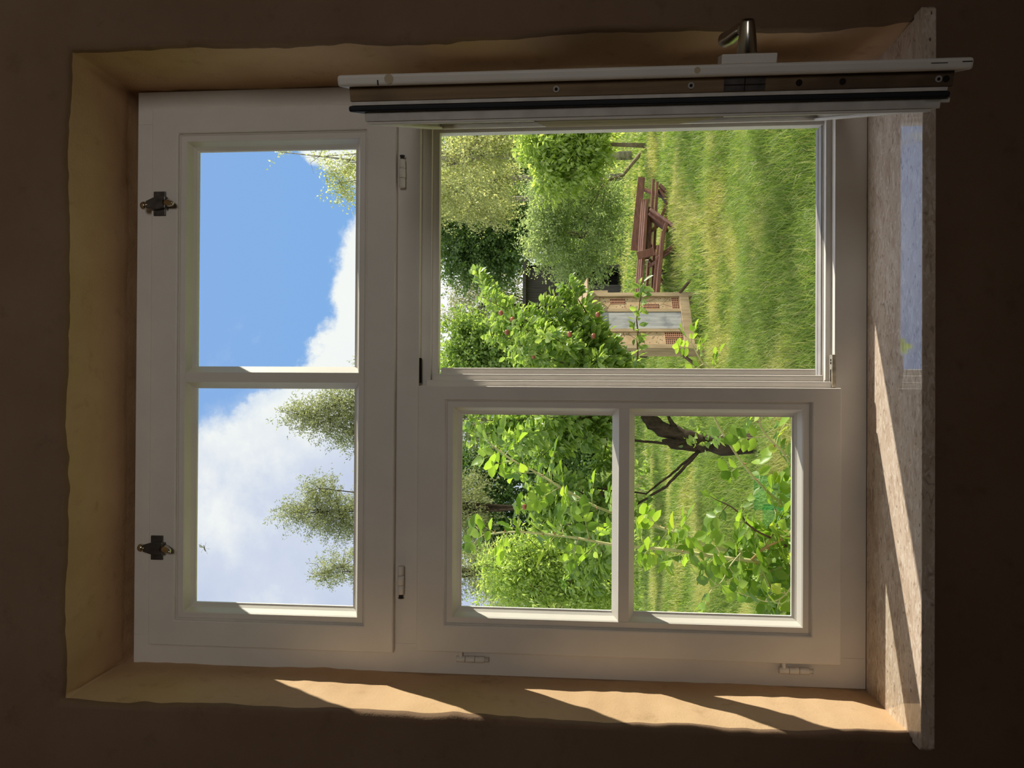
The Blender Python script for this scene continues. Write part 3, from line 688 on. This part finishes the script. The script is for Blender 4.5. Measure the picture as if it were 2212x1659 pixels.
blob_tree('apple_tree', 'grey-green apple tree standing behind the picnic table', TA, (p0[0], 19.),
          [(1190, 440, 19, 75, 50), (1250, 410, 19, 60, 55), (1300, 500, 19, 80, 45), (1185, 530, 19, 55, 50), (1240, 570, 19, 50, 45), (1325, 440, 19, 55, 22), (1180, 490, 19, 60, 45), (1285, 570, 19, 45, 30)], 26000, .075, .04, L_OLIVE, tm=M_TRUNK, tr=.055, tw=.4, seed=24,
          trunkpath=[at(1345, 379, 19), at(1310, 390, 19)])
p0 = atz(1420, 330, GZ)
blob_tree('deciduous_tree', 'dark tree behind the front apple tree in the lower left panes', TA, None,
          [(1040, 1130, 27, 80, 60), (1100, 1190, 27, 70, 55), (1015, 1000, 27, 80, 45), (1080, 1040, 27, 80, 60), (1110, 930, 27, 70, 70), (1170, 1150, 27, 90, 70), (1160, 1020, 27, 90, 60), (1230, 1080, 27, 110, 60)], 34000, .13, .09, L_DARK, tr=.2, tw=.6, seed=25)
blob_tree('birch_tree', 'thin pale birch in the outer corner of the closed casement', TA, None,
          [(1055, 1262, 31, 45, 40), (1020, 1230, 31, 22, 22), (1110, 1280, 31, 50, 50), (1180, 1290, 31, 60, 60)], 15000, .085, .05, L_BIRCH, tm=M_BIRCH, tr=.06, tw=.55, hang=.6, seed=26)
blob_tree('leafy_bush', 'sunlit narrow-leaved bush low in the closed casement', 'bush', (-6.6, 10.6),
          [(1085, 1235, 10, 45, 50), (1150, 1270, 10, 60, 60), (1210, 1200, 10, 60, 60), (1250, 1280, 10, 60, 60), (1130, 1200, 10, 40, 50), (1310, 1240, 10, 80, 50)], 14000, .085, .03, L_CHERRY, tr=.06, tw=.35, hang=.3, seed=27)
def side_tree(name, label, x, y, z, r_, nl, seed):
    px = 1106 - FPX*0; root_c = np.array([x, y, z]); rel = root_c-EYE
    v_ = 1106-FPX*(rel@AU)/(rel@AF); u_ = 1659-(829.5+FPX*(rel@AX)/(rel@AF)); d_ = (y+DIST)/FPX
    return blob_tree(name, label, TA, (x, y), [(v_, u_, y, r_/d_, r_*.8/d_), (v_-r_*.6/d_, u_-r_*.5/d_, y, r_*.7/d_, r_*.6/d_), (v_+r_*.2/d_, u_+r_*.8/d_, y+.4, r_*.6/d_, r_*.5/d_)], nl, .08, .05, L_BUSH, tr=.12, tw=.4, seed=seed, group='orchard trees beside the window')
side_tree('fruit_tree', 'fruit tree beside the house whose shade falls on the near grass', 6.2, 7.0, 1.5, 1.7, 1500, 61)
side_tree('fruit_tree', 'second fruit tree further down the garden, shading the meadow', 9.5, 12.6, 2.0, 2.2, 2200, 62)
for i, (py, Y, lm) in enumerate(((330, 44, L_BUSH), (460, 53, L_DARK), (590, 44, L_BUSH), (720, 53, L_DARK), (850, 44, L_BUSH), (980, 53, L_DARK), (1110, 44, L_BUSH), (1240, 53, L_DARK), (1370, 44, L_BUSH))):
    blob_tree('hedge_shrub', 'shrub of the far hedge at the end of the meadow', 'shrub', None,
              [(1230, py, Y, 64, 42), (1262, py-28, Y, 46, 30), (1262, py+30, Y, 46, 30), (1185, py+8, Y, 48, 32)], 5000, .30, .20, lm, tr=.12, tw=.9, group='far hedge shrubs', seed=40+i)

for i, py in enumerate((-560, -370, -180, 10, 1700, 1900, 2100)):       # the hedge runs on to both sides of the view
    blob_tree('hedge_shrub', 'shrub of the far hedge at the end of the meadow', 'shrub', None,
              [(1215, py, 44+9*(i % 2), 64, 60), (1255, py-30, 44+9*(i % 2), 50, 36), (1255, py+30, 44+9*(i % 2), 50, 36), (1120, py, 44+9*(i % 2), 62, 60)], 3500, .36, .24, L_BUSH if i % 2 else L_DARK, tr=.14, tw=.8, group='far hedge shrubs', seed=70+i)

# ------------------------------------------------------------------ the old apple tree close to the house
b = atz(1652, 946, GZ+.02); BY = float(b[1])
ap = thing('apple_tree', (b[0], b[1], float(gz(b[0], b[1]))), 'old dark-barked apple tree leaning behind the closed casement', TA)
loc = np.array(ap.location)
def loc_(P): return [tuple(np.array(p)-loc) for p in P]
rg = np.random.default_rng(5)
def rough(pts, n_=4, amp=.012):
    out = []
    for p, q in zip(pts[:-1], pts[1:]):
        for t in np.linspace(0, 1, n_, endpoint=False): out.append(np.array(p)*(1-t)+np.array(q)*t + rg.normal(size=3)*amp)
    out.append(np.array(pts[-1])); return out
TP = [b-np.array([0, 0, .1]), at(1612, 961, BY), at(1560, 961, BY), at(1513, 957, BY), at(1487, 946, BY), at(1458, 935, BY), at(1431, 927, BY), at(1409, 913, BY), at(1399, 898, BY), at(1392, 870, BY), at(1360, 835, BY), at(1310, 820, BY)]
tp = rough(TP, 3, .006); rr = np.interp(np.linspace(0, 1, len(tp)), [0, .1, .25, .33, .5, .7, 1], [.115, .092, .083, .082, .068, .064, .05])
mb = MB(); mb.tube(loc_(tp), list(rr*(1+.08*rg.normal(size=len(tp)))), 14); mb.build('trunk', M_BARK, ap, smooth=True)
mb = MB(); mb.tube(loc_(rough([at(1513, 966, BY-.02), at(1476, 960, BY-.04), at(1452, 958, BY-.05), at(1430, 951, BY-.05)], 3, .004)), [.05, .052, .05, .055, .048, .05, .044, .036, .028, .010], 10); mb.build('limb', M_BARK, ap, smooth=True)
mb = MB()
def limb(pix, r0, r1, dY=0):
    P = rough([at(x, y, BY+d) for x, y, d in pix], 4, .003); mb.tube(loc_(P), list(np.linspace(r0, r1, len(P))), 7); return P
limb([(1512, 972, -.05), (1470, 1018, -.12), (1440, 1050, -.16), (1400, 1075, -.2), (1371, 1092, -.2), (1300, 1118, -.2), (1215, 1135, -.2)], .016, .006)
limb([(1506, 976, -.03), (1462, 1014, -.1), (1430, 1040, -.12), (1396, 1066, -.2), (1330, 1060, -.2), (1240, 1050, 0)], .013, .005)
limb([(1500, 950, -.08), (1440, 958, -.12), (1372, 951, -.14), (1300, 944, -.1), (1160, 950, 0)], .016, .006)
limb([(1460, 925, 0), (1450, 912, 0), (1442, 896, 0)], .03, .012)
HEAD = at(1325, 825, BY)
EL, DL, ND, BR = [], [], [], []
ends = [(1010, 905), (1018, 940), (1045, 975), (1100, 1010), (1060, 920), (1100, 960), (1150, 1000), (1130, 1090), (1160, 1130), (1200, 1170), (1240, 1210), (1180, 900), (1200, 1040), (1250, 1080), (1290, 1150), (1300, 1210), (1260, 950), (1300, 1000), (1250, 900), (1300, 920),
        (1310, 1060), (1200, 960), (1140, 910), (1085, 890), (1240, 1130), (1180, 1090), (1280, 1270), (1230, 1260), (1150, 1060), (1310, 1130),
        (1030, 592), (1040, 640), (1075, 690), (1060, 720), (1120, 745), (1110, 700), (1165, 655), (1200, 640), (1215, 690), (1245, 660), (1255, 700), (1285, 720), (1320, 760), (1180, 720), (1130, 790), (1225, 610), (1240, 760), (1170, 770), (1290, 780), (1100, 770)]
MB_ = MB()
for i, (px, py) in enumerate(ends):
    Y = BY + rg.uniform(-.9, .7); E_ = at(px, py, Y)
    if py > 850:
        s0 = at(1330+rg.uniform(-20, 10), 870+rg.uniform(-20, 40), BY) if py < 1040 else at(1310, 1080+rg.uniform(-30, 30), BY-.2)
    else: s0 = at(1340, 815, BY)
    if i == 30: s0 = at(1170, 770, BY-.2)
    ln = np.linalg.norm(E_-s0)
    mid = (s0+E_)/2 + np.array([0, 0, -.06*ln]) + rg.normal(size=3)*.05
    ts = np.linspace(0, 1, 12)[:, None]; P = (1-ts)**2*s0 + 2*ts*(1-ts)*mid + ts**2*E_
    MB_.tube(loc_(P), list(np.linspace(.013, .0025, 12)), 5)
    tang = unit(np.gradient(P, axis=0)); nn = int(110+ln*140)
    for k in range(nn):
        t = rg.beta(2.2, 1.3)*.98+.02; f = t*11; j = min(int(f), 10); p = P[j]*(1-(f-j))+P[j+1]*(f-j); d = tang[j]
        off = rg.normal(size=3); off -= d*off.dot(d); off /= np.linalg.norm(off)
        spread = .02 + .16*rg.random()*(1-t*.75)
        if i == 30: spread = .01+.05*rg.random()
        q = p + off*spread + d*.04
        EL.append(q); DL.append(off*.8 + d*.5 + np.array([0, 0, -.45]) + rg.normal(size=3)*.35); ND.append(np.array([0, 0, 1.])+off*.3+rg.normal(size=3)*.5)
    BR.append(P)
# one low shoot reaching over the insect shelter, another leafy tuft at the fork
lowP = rough([at(1372, 815, BY-.4), at(1378, 760, BY-.5), at(1376, 690, BY-.55), at(1385, 640, BY-.55), at(1388, 612, BY-.55)], 5, .004)
MB_.tube(loc_(lowP), list(np.linspace(.009, .002, len(lowP))), 5)
for j, p in enumerate(lowP):
    for k in range(4 if j > 3 else 8):
        d = unit(rg.normal(size=3)); EL.append(p+d*.02); DL.append(d+np.array([0, 0, -.4])); ND.append(np.array([0, 0, 1.])+rg.normal(size=3)*.5)
for k in range(26):
    p = at(1505+rg.normal()*14, 950+rg.normal()*14, BY-.13); d = unit(rg.normal(size=3)+np.array([0, -.6, .3])); EL.append(p); DL.append(d); ND.append(rg.normal(size=3)+np.array([0, -.5, .8]))
for k in range(30):
    p = at(1385+rg.normal()*10, 1100+rg.normal()*22, BY-.2); d = unit(rg.normal(size=3)); EL.append(p); DL.append(d); ND.append(rg.normal(size=3)+np.array([0, 0, 1.]))
for k in range(26):
    p = at(1385+rg.normal()*11, 1015+rg.normal()*16, BY+.6); d = unit(rg.normal(size=3)); EL.append(p); DL.append(d); ND.append(rg.normal(size=3)+np.array([0, 0, 1.]))
for v, f in zip([mb], [0]): v.build('branch', M_BARK, ap, smooth=True)
MB_.build('branch', M_TWIG, ap, smooth=True)
sz = .75+.5*rg.random(len(EL))
scatter('foliage', EL, DL, ND, .078*sz, .043*sz, L_APPLE, ap, T_OVAL)
APM = None
for (px, py, Y) in ((1133, 1095, BY-.5), (1095, 718, BY-.6), (1082, 676, BY-.55), (1107, 690, BY-.5), (1153, 770, BY-.6), (1291, 680, BY-.7), (1282, 726, BY-.7), (1230, 722, BY-.8)):
    c = np.array(at(px, py, Y))-loc
    mb = MB(); N_ = 14; th = np.linspace(0, math.pi, 9)
    prof = [(math.sin(t)*(1+.10*math.cos(t)), math.cos(t)*.92 - (.16*math.exp(-(t/.4)**2))) for t in th]
    vs = [(c[0]+.024*r_*math.cos(2*math.pi*j/N_), c[1]+.024*r_*math.sin(2*math.pi*j/N_), c[2]+.024*z_) for r_, z_ in prof for j in range(N_)]
    mb.add(vs, [(i*N_+j, i*N_+(j+1) % N_, (i+1)*N_+(j+1) % N_, (i+1)*N_+j) for i in range(8) for j in range(N_)])
    q = mb.build('apple', M_APPLE, ap, smooth=True); q['label'] = 'small red apple'
    mb = MB(); mb.tube([(c[0], c[1], c[2]+.017), (c[0]+.004, c[1], c[2]+.05)], .0018, 5); mb.build('stalk', M_TWIG, q)

# ------------------------------------------------------------------ climbing rose right outside the closed casement
ro = thing('rose_bush', at(1760, 1200, .45), 'thorny climbing rose close outside the closed lower casement', 'rose')
ro.location.z = GZ; loc = np.array(ro.location)
rg = np.random.default_rng(8)
RP, RD, RN, RL = [], [], [], []
def rleaf(pet, p, d, scale=1., n_=None):
    n_ = n_ or rg.choice([5, 5, 7]); d = unit(d + rg.normal(size=3)*.2); ln = .062*scale*(n_/5.)
    side = unit(np.cross(d, np.array([0, 0, 1.]) + rg.normal(size=3)*.5)); nrm = unit(np.cross(side, d))
    pts = [p + d*ln*t - np.array([0, 0, .014])*t*t*scale for t in np.linspace(0, 1.0, 5)]
    pet.tube(loc_(pts), [.0014, .0012, .001, .0009, .0007], 5, cap=False)
    kk = (n_-1)//2
    for j in range(kk):
        t = .38 + .5*j/max(kk-1, 1) if kk > 1 else .5
        q = p + d*ln*t
        for s_ in (1, -1):
            RP.append(q); RD.append(side*s_*.9 + d*.45 + rg.normal(size=3)*.15 + np.array([0, 0, -.12])); RN.append(nrm + rg.normal(size=3)*.25); RL.append((.034+.010*rg.random())*scale)
    RP.append(pts[-1]); RD.append(d + np.array([0, 0, -.2])); RN.append(nrm + rg.normal(size=3)*.2); RL.append((.043+.010*rg.random())*scale)
def stem(name, pix, Y0, Y1, r0, r1, m_, every=.026, thorns=True, scale=1., skip=0., foot=None):
    P = []
    if foot:
        f0 = at(*foot); P += [np.array([f0[0], f0[1], GZ]), f0*.5+np.array([f0[0], f0[1], GZ])*.5]
    P += [at(x, y, Y0+(Y1-Y0)*i/(len(pix)-1)) for i, (x, y) in enumerate(pix)]
    n_in = len(P)
    # Catmull-Rom
    Q = []; PP = [P[0]] + P + [P[-1]]
    for i in range(1, len(PP)-2):
        for t in np.linspace(0, 1, 6, endpoint=False):
            a_, b_, c_, d_ = PP[i-1], PP[i], PP[i+1], PP[i+2]
            Q.append(.5*((2*b_) + (c_-a_)*t + (2*a_-5*b_+4*c_-d_)*t*t + (3*b_-a_-3*c_+d_)*t**3))
    Q.append(P[-1]); Q = np.array(Q)
    mb = MB(); mb.tube(loc_(Q), list(np.linspace(r0, r1, len(Q))), 8); th = MB()
    seg = np.linalg.norm(np.diff(Q, axis=0), axis=1); cum = np.concatenate([[0], np.cumsum(seg)]); s_ = 0 if not foot else max(0, cum[6]); phi = rg.random()*6.28
    s_ = max(s_, cum[-1]*skip)
    while s_ < cum[-1]:
        j = min(np.searchsorted(cum, s_), len(Q)-2); p = Q[j]; d = unit(Q[j+1]-Q[j]) if j+1 < len(Q) else unit(Q[j]-Q[j-1])
        phi += 2.4; sx = unit(np.cross(d, np.array([0, 1., 0.2]))); sy = np.cross(d, sx)
        rleaf(mb, p, (sx*math.cos(phi)+sy*math.sin(phi)*.7)*.9 + d*.45, scale)
        if thorns:
            for _ in range(1):
                h = rg.random()*6.28; o_ = sx*math.cos(h)+sy*math.sin(h); q = p + d*.012*rg.random(); rr_ = np.interp(s_, [0, cum[-1]], [r0, r1])
                th.tube(loc_([q+o_*rr_*.7, q+o_*(rr_+.005)-d*.002, q+o_*(rr_+.009)-d*.004]), [.0026, .0013, .0003], 5)
        s_ += every*(.7+.6*rg.random())
    rleaf(mb, Q[-1], unit(Q[-1]-Q[-2]), scale*.9, 5)
    nf = len(mb.f); mb.v += [(x, y, z) for x, y, z in th.v]; k0 = len(mb.v)-len(th.v); mb.f += [tuple(i+k0 for i in f) for f in th.f]
    o = mb.build(name, m_, ro, smooth=True); o.data.materials.append(M_THORN)
    for p in o.data.polygons[nf:]: p.material_index = 1
F_ = (1760, 1232, .50)
stem('stem', [(1712, 1229), (1640, 1214), (1560, 1204), (1480, 1192), (1430, 1186), (1371, 1181), (1320, 1176), (1250, 1163), (1190, 1155), (1110, 1149), (1045, 1155)], .50, .62, .0062, .0024, M_ROSE, foot=F_)
stem('stem', [(1716, 1228), (1660, 1206), (1600, 1194), (1530, 1179), (1470, 1156), (1420, 1138), (1371, 1127), (1320, 1107), (1270, 1086), (1200, 1046), (1160, 1021), (1110, 996), (1060, 960)], .56, .75, .0064, .0024, M_ROSE, foot=F_)
stem('stem', [(1730, 1125), (1712, 1106), (1690, 1090), (1640, 1044), (1600, 995), (1558, 930), (1545, 905), (1535, 880)], .55, .6, .0048, .0024, M_ROSE, every=.05, foot=(1760, 1150, .55))
stem('stem', [(1760, 1040), (1712, 1004), (1690, 975), (1662, 948), (1642, 917), (1645, 880)], .5, .5, .0044, .0022, M_ROSE, every=.04, foot=(1780, 1060, .5))
stem('stem', [(1624, 1209), (1650, 1185), (1690, 1165), (1716, 1154), (1740, 1130)], .5, .42, .0036, .0022, M_ROSERED, every=.035, scale=.85)
stem('stem', [(1700, 1180), (1672, 1165), (1640, 1150), (1615, 1132), (1600, 1112), (1580, 1095), (1560, 1085)], .48, .48, .003, .0016, M_TWIG, every=.03, scale=.8, thorns=False)
stem('stem', [(1720, 1232), (1712, 1262), (1690, 1290), (1660, 1300), (1625, 1290)], .45, .45, .0026, .0014, M_ROSE, every=.03, scale=.9, thorns=False)
stem('stem', [(1600, 1195), (1575, 1225), (1560, 1255), (1540, 1270)], .5, .45, .002, .001, M_ROSE, every=.05, scale=1.05, thorns=False)
stem('stem', [(1722, 1200), (1700, 1190), (1680, 1150), (1676, 1110), (1690, 1070)], .52, .56, .0022, .0012, M_ROSE, every=.03, scale=.95, thorns=False)
stem('stem', [(1725, 1245), (1705, 1225), (1668, 1230), (1630, 1240), (1590, 1235)], .55, .6, .0022, .0012, M_ROSE, every=.03, scale=.95, thorns=False)
stem('stem', [(1640, 1214), (1655, 1250), (1670, 1285), (1690, 1315)], .52, .5, .0022, .0012, M_ROSE, every=.03, scale=.95, thorns=False)
stem('stem', [(1545, 812), (1532, 795), (1515, 780), (1500, 752), (1488, 735)], .55, .55, .0026, .0012, M_ROSE, every=.02, scale=.62, thorns=False)
scatter('foliage', RP, RD, RN, RL, np.array(RL)*.66, L_ROSE, ro, T_OVAL)
# weathered plank below the casement and the tinted glass sheets in the grass
p0, p1 = at(1716, 1360, .75), at(1722, 900, .75)
mb = MB(); mb.box(-.25, .36, -.014, .014, -.15, 0); o = mb.build('plank', M_PLANK, bevel=.003); o.location = (p0[0], .72, p0[2]-.004); o.rotation_euler = (0, .015, 0)
tag(o, 'dark weathered plank across the foot of the rose', 'plank')
mb = MB(); mb.box(-.2, -.12, -.03, .03, -1.2, .0); mb.box(.22, .3, -.03, .03, -1.2, 0); q = mb.build('post', M_PLANK, o); q.location = (0, .046, 0)
for i, (xa, xb, ya, yb) in enumerate(((1622, 1716, 1024, 1109), (1640, 1716, 1085, 1150))):
    A_, B_ = at(xb+40, yb, 1.15+.05*i), at(xa, ya, 1.25+.05*i)
    mb = MB(); wx = B_[0]-A_[0]; mb.box(0, wx, -.003, .003, 0, B_[2]-GZ); o = mb.build('glass_sheet', M_TEAL); o.location = (A_[0], 1.15+.05*i, GZ); o.rotation_euler = (-.05, 0, 0)
    tag(o, ['upright teal glass sheet in the grass beneath the rose leaves', 'second teal glass sheet, overlapping the first behind the rose'][i], 'glass sheet')

# ------------------------------------------------------------------ insect shelter
PL, PR = at(1400, 752, 8.7), at(1400, 640, 9.35)
hw = math.hypot(PR[0]-PL[0], PR[1]-PL[1]); hyaw = math.atan2(PR[1]-PL[1], PR[0]-PL[0])
ih = thing('insect_hotel', (PL[0], PL[1], float(gz(PL[0], PL[1]))), 'timber-framed insect hotel with clay fill and a grey board, standing in the meadow', 'insect hotel', rz=hyaw)
z0 = float(ih.location.z)
def zz(px, dist=10.5): return -(px-1242)/FPX*dist - z0
zb, ztop = -1.50-z0, -.33-z0
mb = MB(); mb.box(-.03, .05, -.03, .13, -.1, ztop+.14); mb.build('post', M_OAK, ih, bevel=.004)
mb = MB(); mb.box(hw-.03, hw+.05, -.03, .13, -.1, ztop+.20); mb.build('post', M_OAK, ih, bevel=.004)
mb = MB(); mb.box(.05, hw-.03, -.03, .11, zb-.07, zb+.06); mb.build('bottom_rail', M_OAK, ih, bevel=.004)
mb = MB(); mb.box(.05, hw-.03, -.02, .11, ztop, ztop+.08); mb.build('top_rail', M_OAK, ih, bevel=.004)
fr = hw-.08
x1, x2, x3, x4 = .05+fr*.26, .05+fr*.32, .05+fr*.68, .05+fr*.745
zm = (zb+.06+ztop)/2-.03
for (xa, xb) in ((.05, x1), (x4, hw-.03)):
    for (za, zc_) in ((zb+.06, zm-.003), (zm+.003, ztop)):
        mb = MB(); mb.box(xa, xb, .0, .09, za, zc_); mb.build('clay_panel', M_LOAM, ih)
mb = MB(); mb.box(x1, x2, -.02, .09, zb+.06, ztop); mb.build('stile', M_OAK, ih, bevel=.002)
mb = MB(); mb.box(x3, x4, -.015, .09, zb+.06, ztop); mb.build('stile', M_OAK, ih, bevel=.002)
mb = MB(); mb.box(x2+.002, x3-.002, -.008, .02, zb+.062, ztop-.01); mb.build('board', M_GREY, ih, bevel=.004)
def brick(xa, xb, za, zb_, nx, nz_):
    mb = MB(); mb.box(xa, xb, -.006, .02, za, zb_); br = mb.build('hollow_brick', M_CLAYBRICK, ih, bevel=.002)
    mb = MB(); sx, sz_ = (xb-xa)/nx, (zb_-za)/nz_
    for i in range(nx):
        for j in range(nz_): mb.box(xa+sx*(i+.22), xa+sx*(i+.78), -.0075, -.003, za+sz_*(j+.2), za+sz_*(j+.8))
    mb.build('holes', M_HOLE, br)
wl = x1-.05
brick(.06, .05+wl*.47, zb+.075, zb+.075+.235, 3, 9); brick(.05+wl*.52, x1-.006, zb+.075, zb+.075+.235, 3, 9)
wr = hw-.03-x4
brick(x4+.008, hw-.04, zb+.075, zb+.075+.095, 6, 4)
brick(x4+wr*.06, x4+wr*.45, zm-.235, zm-.02, 2, 10); brick(x4+wr*.48, x4+wr*.9, ztop-.36, ztop-.15, 2, 10)
for i in range(2):
    mb = MB(); mb.box(-.18, hw+.22, -.16+.17*i, .005+.17*i, 0, .022); o = mb.build('roof_board', M_OAK, ih, bevel=.003); o.location = (0, 0, ztop+.205+.02*i); o.rotation_euler = (.35, 0, 0)
mb = MB(); mb.box(hw+.05, hw+.13, .0, .10, ztop-.13, ztop+.08); mb.build('side_block', M_OAK, ih, bevel=.008)
mb = MB(); mb.tube([(hw+.04, -.02, zb+.05), (hw+.43, -.18, -.02)], .022, 10); mb.build('strut', M_TWIG, ih, smooth=True)
mb = MB(); mb.tube([(-.01, .10, zb+.10), (-.22, .32, -.02)], .022, 10); mb.build('strut', M_TWIG, ih, smooth=True)

# ------------------------------------------------------------------ picnic table with benches
TY = 12.4
tcn = at(1455, 520, TY)
pt = thing('picnic_table', (tcn[0], TY, float(gz(tcn[0], TY))), 'red-brown wooden picnic table with a bench back, standing in the grass', 'picnic table')
tl_ = np.array(pt.location)
def tp_(px, py, dY=0): return tuple(np.array(at(px, py, TY+dY))-tl_)
def board(name, p, q, w_, h_, dYp=0, dYq=0, up=(0, 0, 1)):
    mb = MB(); mb.bar(tp_(*p, dYp), tp_(*q, dYq), w_, h_, up); return mb.build(name, M_BENCH, pt, bevel=.006)
# far bench: back board, thin seat slats, three legs
board('back_board', (1386, 383), (1370, 541), .035, .135, .75, .45)
board('back_post', (1380, 405), (1432, 425), .05, .07, .80, .62); board('back_post', (1378, 520), (1420, 535), .05, .07, .55, .4)
board('bench_seat', (1411, 391), (1396, 640), .20, .045, .55, .15); board('bench_seat', (1419, 396), (1408, 640), .16, .05, .35, -.05)
# table top of three planks, apron, sloping legs
for i in range(3):
    board('table_top', (1397-4*i, 436), (1383-4*i, 642), .24, .055, -.55+.27*i, -.85+.27*i)
board('apron', (1405, 448), (1398, 560), .04, .07, -.45, -.6)
board('leg', (1406, 455), (1462, 495), .05, .13, -.75, -1.05, (0, 1, 0)); board('leg', (1406, 500), (1452, 462), .05, .12, -.1, .2, (0, 1, 0))
board('leg', (1404, 575), (1458, 535), .05, .13, -.75, -1.05, (0, 1, 0)); board('leg', (1400, 560), (1445, 600), .05, .11, -.1, .2, (0, 1, 0))
board('leg', (1425, 400), (1452, 428), .05, .12, .25, .2, (0, 1, 0)); board('leg', (1428, 470), (1447, 425), .05, .05, .2, .2, (0, 1, 0))
board('leg', (1425, 600), (1448, 632), .05, .06, .1, .1, (0, 1, 0))
board('cross_beam', (1418, 560), (1456, 529), .05, .06, -1.15, -1.15, (0, 1, 0))
board('cross_beam', (1440, 482), (1432, 508), .06, .09, -1.0, -1.0, (0, 1, 0))
board('leg_panel', (1404, 468), (1440, 494), .05, .26, -.6, -.75, (0, 1, 0))
board('leg_panel', (1424, 412), (1443, 440), .05, .2, .35, .3, (0, 1, 0))
# near bench of split half logs
board('bench_seat', (1432, 502), (1420, 640), .16, .06, -1.2, -1.3); board('bench_seat', (1422, 532), (1412, 640), .14, .05, -.95, -1.05)
board('back_board', (1393, 540), (1397, 556), .30, .04, -.95, -.95, (0, 1, 0))

# ------------------------------------------------------------------ dark shed and the pale stake by the apple tree
SY = 28.2
sp0, sp1 = at(1290, 668, SY), at(1290, 572, SY)
sx0, sx1 = sp0[0], sp1[0]
sh = thing('garden_shed', ((sx0+sx1)/2, SY, float(gz((sx0+sx1)/2, SY))), 'dark board-clad shed half hidden behind the apple leaves', 'shed')
hx = (sx1-sx0)/2; hz_ = at(1137, 620, SY)[2]-sh.location.z
mb = MB()
NB = 26
for i in range(NB):
    xa = -hx+2*hx*i/NB; mb.box(xa+.005, xa+2*hx/NB-.005, 0, .03+.012*(i % 2), hz_*.58, hz_)
mb.build('cladding', M_SHED, sh)
mb = MB(); mb.box(-hx, -hx+.12, 0, 2.2, 0, hz_); mb.box(hx-.12, hx, 0, 2.2, 0, hz_); mb.box(-hx, hx, 2.2, 2.3, 0, hz_); mb.box(-hx, hx*.1, .02, .1, 0, hz_*.58); mb.build('wall', M_SHED, sh)
mb = MB(); mb.box(-hx-.2, hx+.2, -.25, 2.5, hz_, hz_+.12); mb.build('roof', M_SHED, sh)
p0, p1 = at(1335, 276, 15.3), at(1400, 200, 15.3)
cs_ = MB(); NR = 22; wv_ = p1[0]-p0[0]
P_ = [(wv_*i/(NR*2), .018*(1 if i % 2 else -1)) for i in range(NR*2+1)]
vs = [(x, y+t, z) for t in (0, .006) for z in (-.05, p0[2]-GZ) for x, y in P_]; k = len(P_)
cs_.add(vs, [(j*2*k+i, j*2*k+i+1, j*2*k+k+i+1, j*2*k+k+i) for j in range(2) for i in range(k-1)] + [(k+i, k+i+1, 3*k+i+1, 3*k+i) for i in range(k-1)] + [(0, k, 3*k, 2*k)])
o = cs_.build('corrugated_sheet', principled('blue_grey_sheet', (.22, .27, .34), .45, .5, var=(6, .2, 4))); o.location = (p0[0], 15.3, GZ)
tag(o, 'blue-grey corrugated sheet standing at the edge behind the open sash', 'corrugated sheet')

# ------------------------------------------------------------------ grass
rg = np.random.default_rng(99)
def blades(name, n_, ymin, ymax, h0, h1, wd, label, cat, seed, half=.42):
    rg = np.random.default_rng(seed)
    d = np.sqrt(rg.random(n_)*((ymax+1.5)**2-(ymin+1.5)**2)+(ymin+1.5)**2); y = d-1.5; x = (rg.random(n_)*2-1)*half*d
    nz = np.sin(x*1.3+y*2.1)*.5+np.sin(x*.5-y*1.3+1.)*.5 + .3*np.sin(x*3.1+y*4.7)
    h = (h0+(h1-h0)*rg.random(n_)**1.3)*(1+.35*nz)
    P = np.stack([x, y, gz(x, y)-.01], 1)
    ang = rg.random(n_)*6.283; side = np.stack([np.cos(ang), np.sin(ang), 0*ang], 1)
    la = rg.random(n_)*6.283; le = h*(.15+.75*rg.random(n_)**1.5); lean = np.stack([np.cos(la)*le-.12*h, np.sin(la)*le, 0*la], 1)
    wv = (wd*(.6+.8*rg.random(n_)))[:, None]
    up = np.array([0, 0, 1.])
    v0 = P-side*wv*.5; v1 = P+side*wv*.5
    mid = P + lean*.35 + up*(h*.62)[:, None]; v2 = mid+side*wv*.38; v3 = mid-side*wv*.38
    v4 = P + lean + up*(h*(.98-.25*(le/h)))[:, None]
    V = np.stack([v0, v1, v2, v3, v4], 1)
    me = bpy.data.meshes.new(name); me.vertices.add(n_*5); me.vertices.foreach_set('co', V.reshape(-1).astype(np.float32))
    idx = np.array([0, 1, 2, 3, 3, 2, 4]); loops = (np.arange(n_)[:, None]*5+idx[None]).reshape(-1)
    st = (np.arange(n_)[:, None]*7+np.array([0, 4])[None]).reshape(-1)
    me.loops.add(len(loops)); me.loops.foreach_set('vertex_index', loops.astype(np.int32))
    me.polygons.add(2*n_); me.polygons.foreach_set('loop_start', st.astype(np.int32)); me.polygons.foreach_set('loop_total', np.tile([4, 3], n_).astype(np.int32))
    me.update(calc_edges=True); me.materials.append(M_GRASS)
    o = bpy.data.objects.new(name, me); C.objects.link(o); return tag(o, label, cat, kind='stuff')
blades('tall_grass', 190000, 2.6, 8.2, .08, .25, .007, 'tall meadow grass nearest the house', 'grass', 1)
blades('meadow_grass', 110000, 8.0, 16., .07, .22, .012, 'shorter meadow grass round the insect hotel and the picnic table', 'grass', 2)
blades('lawn_grass', 90000, 15.5, 42., .05, .16, .03, 'far sunlit lawn at the back of the garden', 'grass', 3)
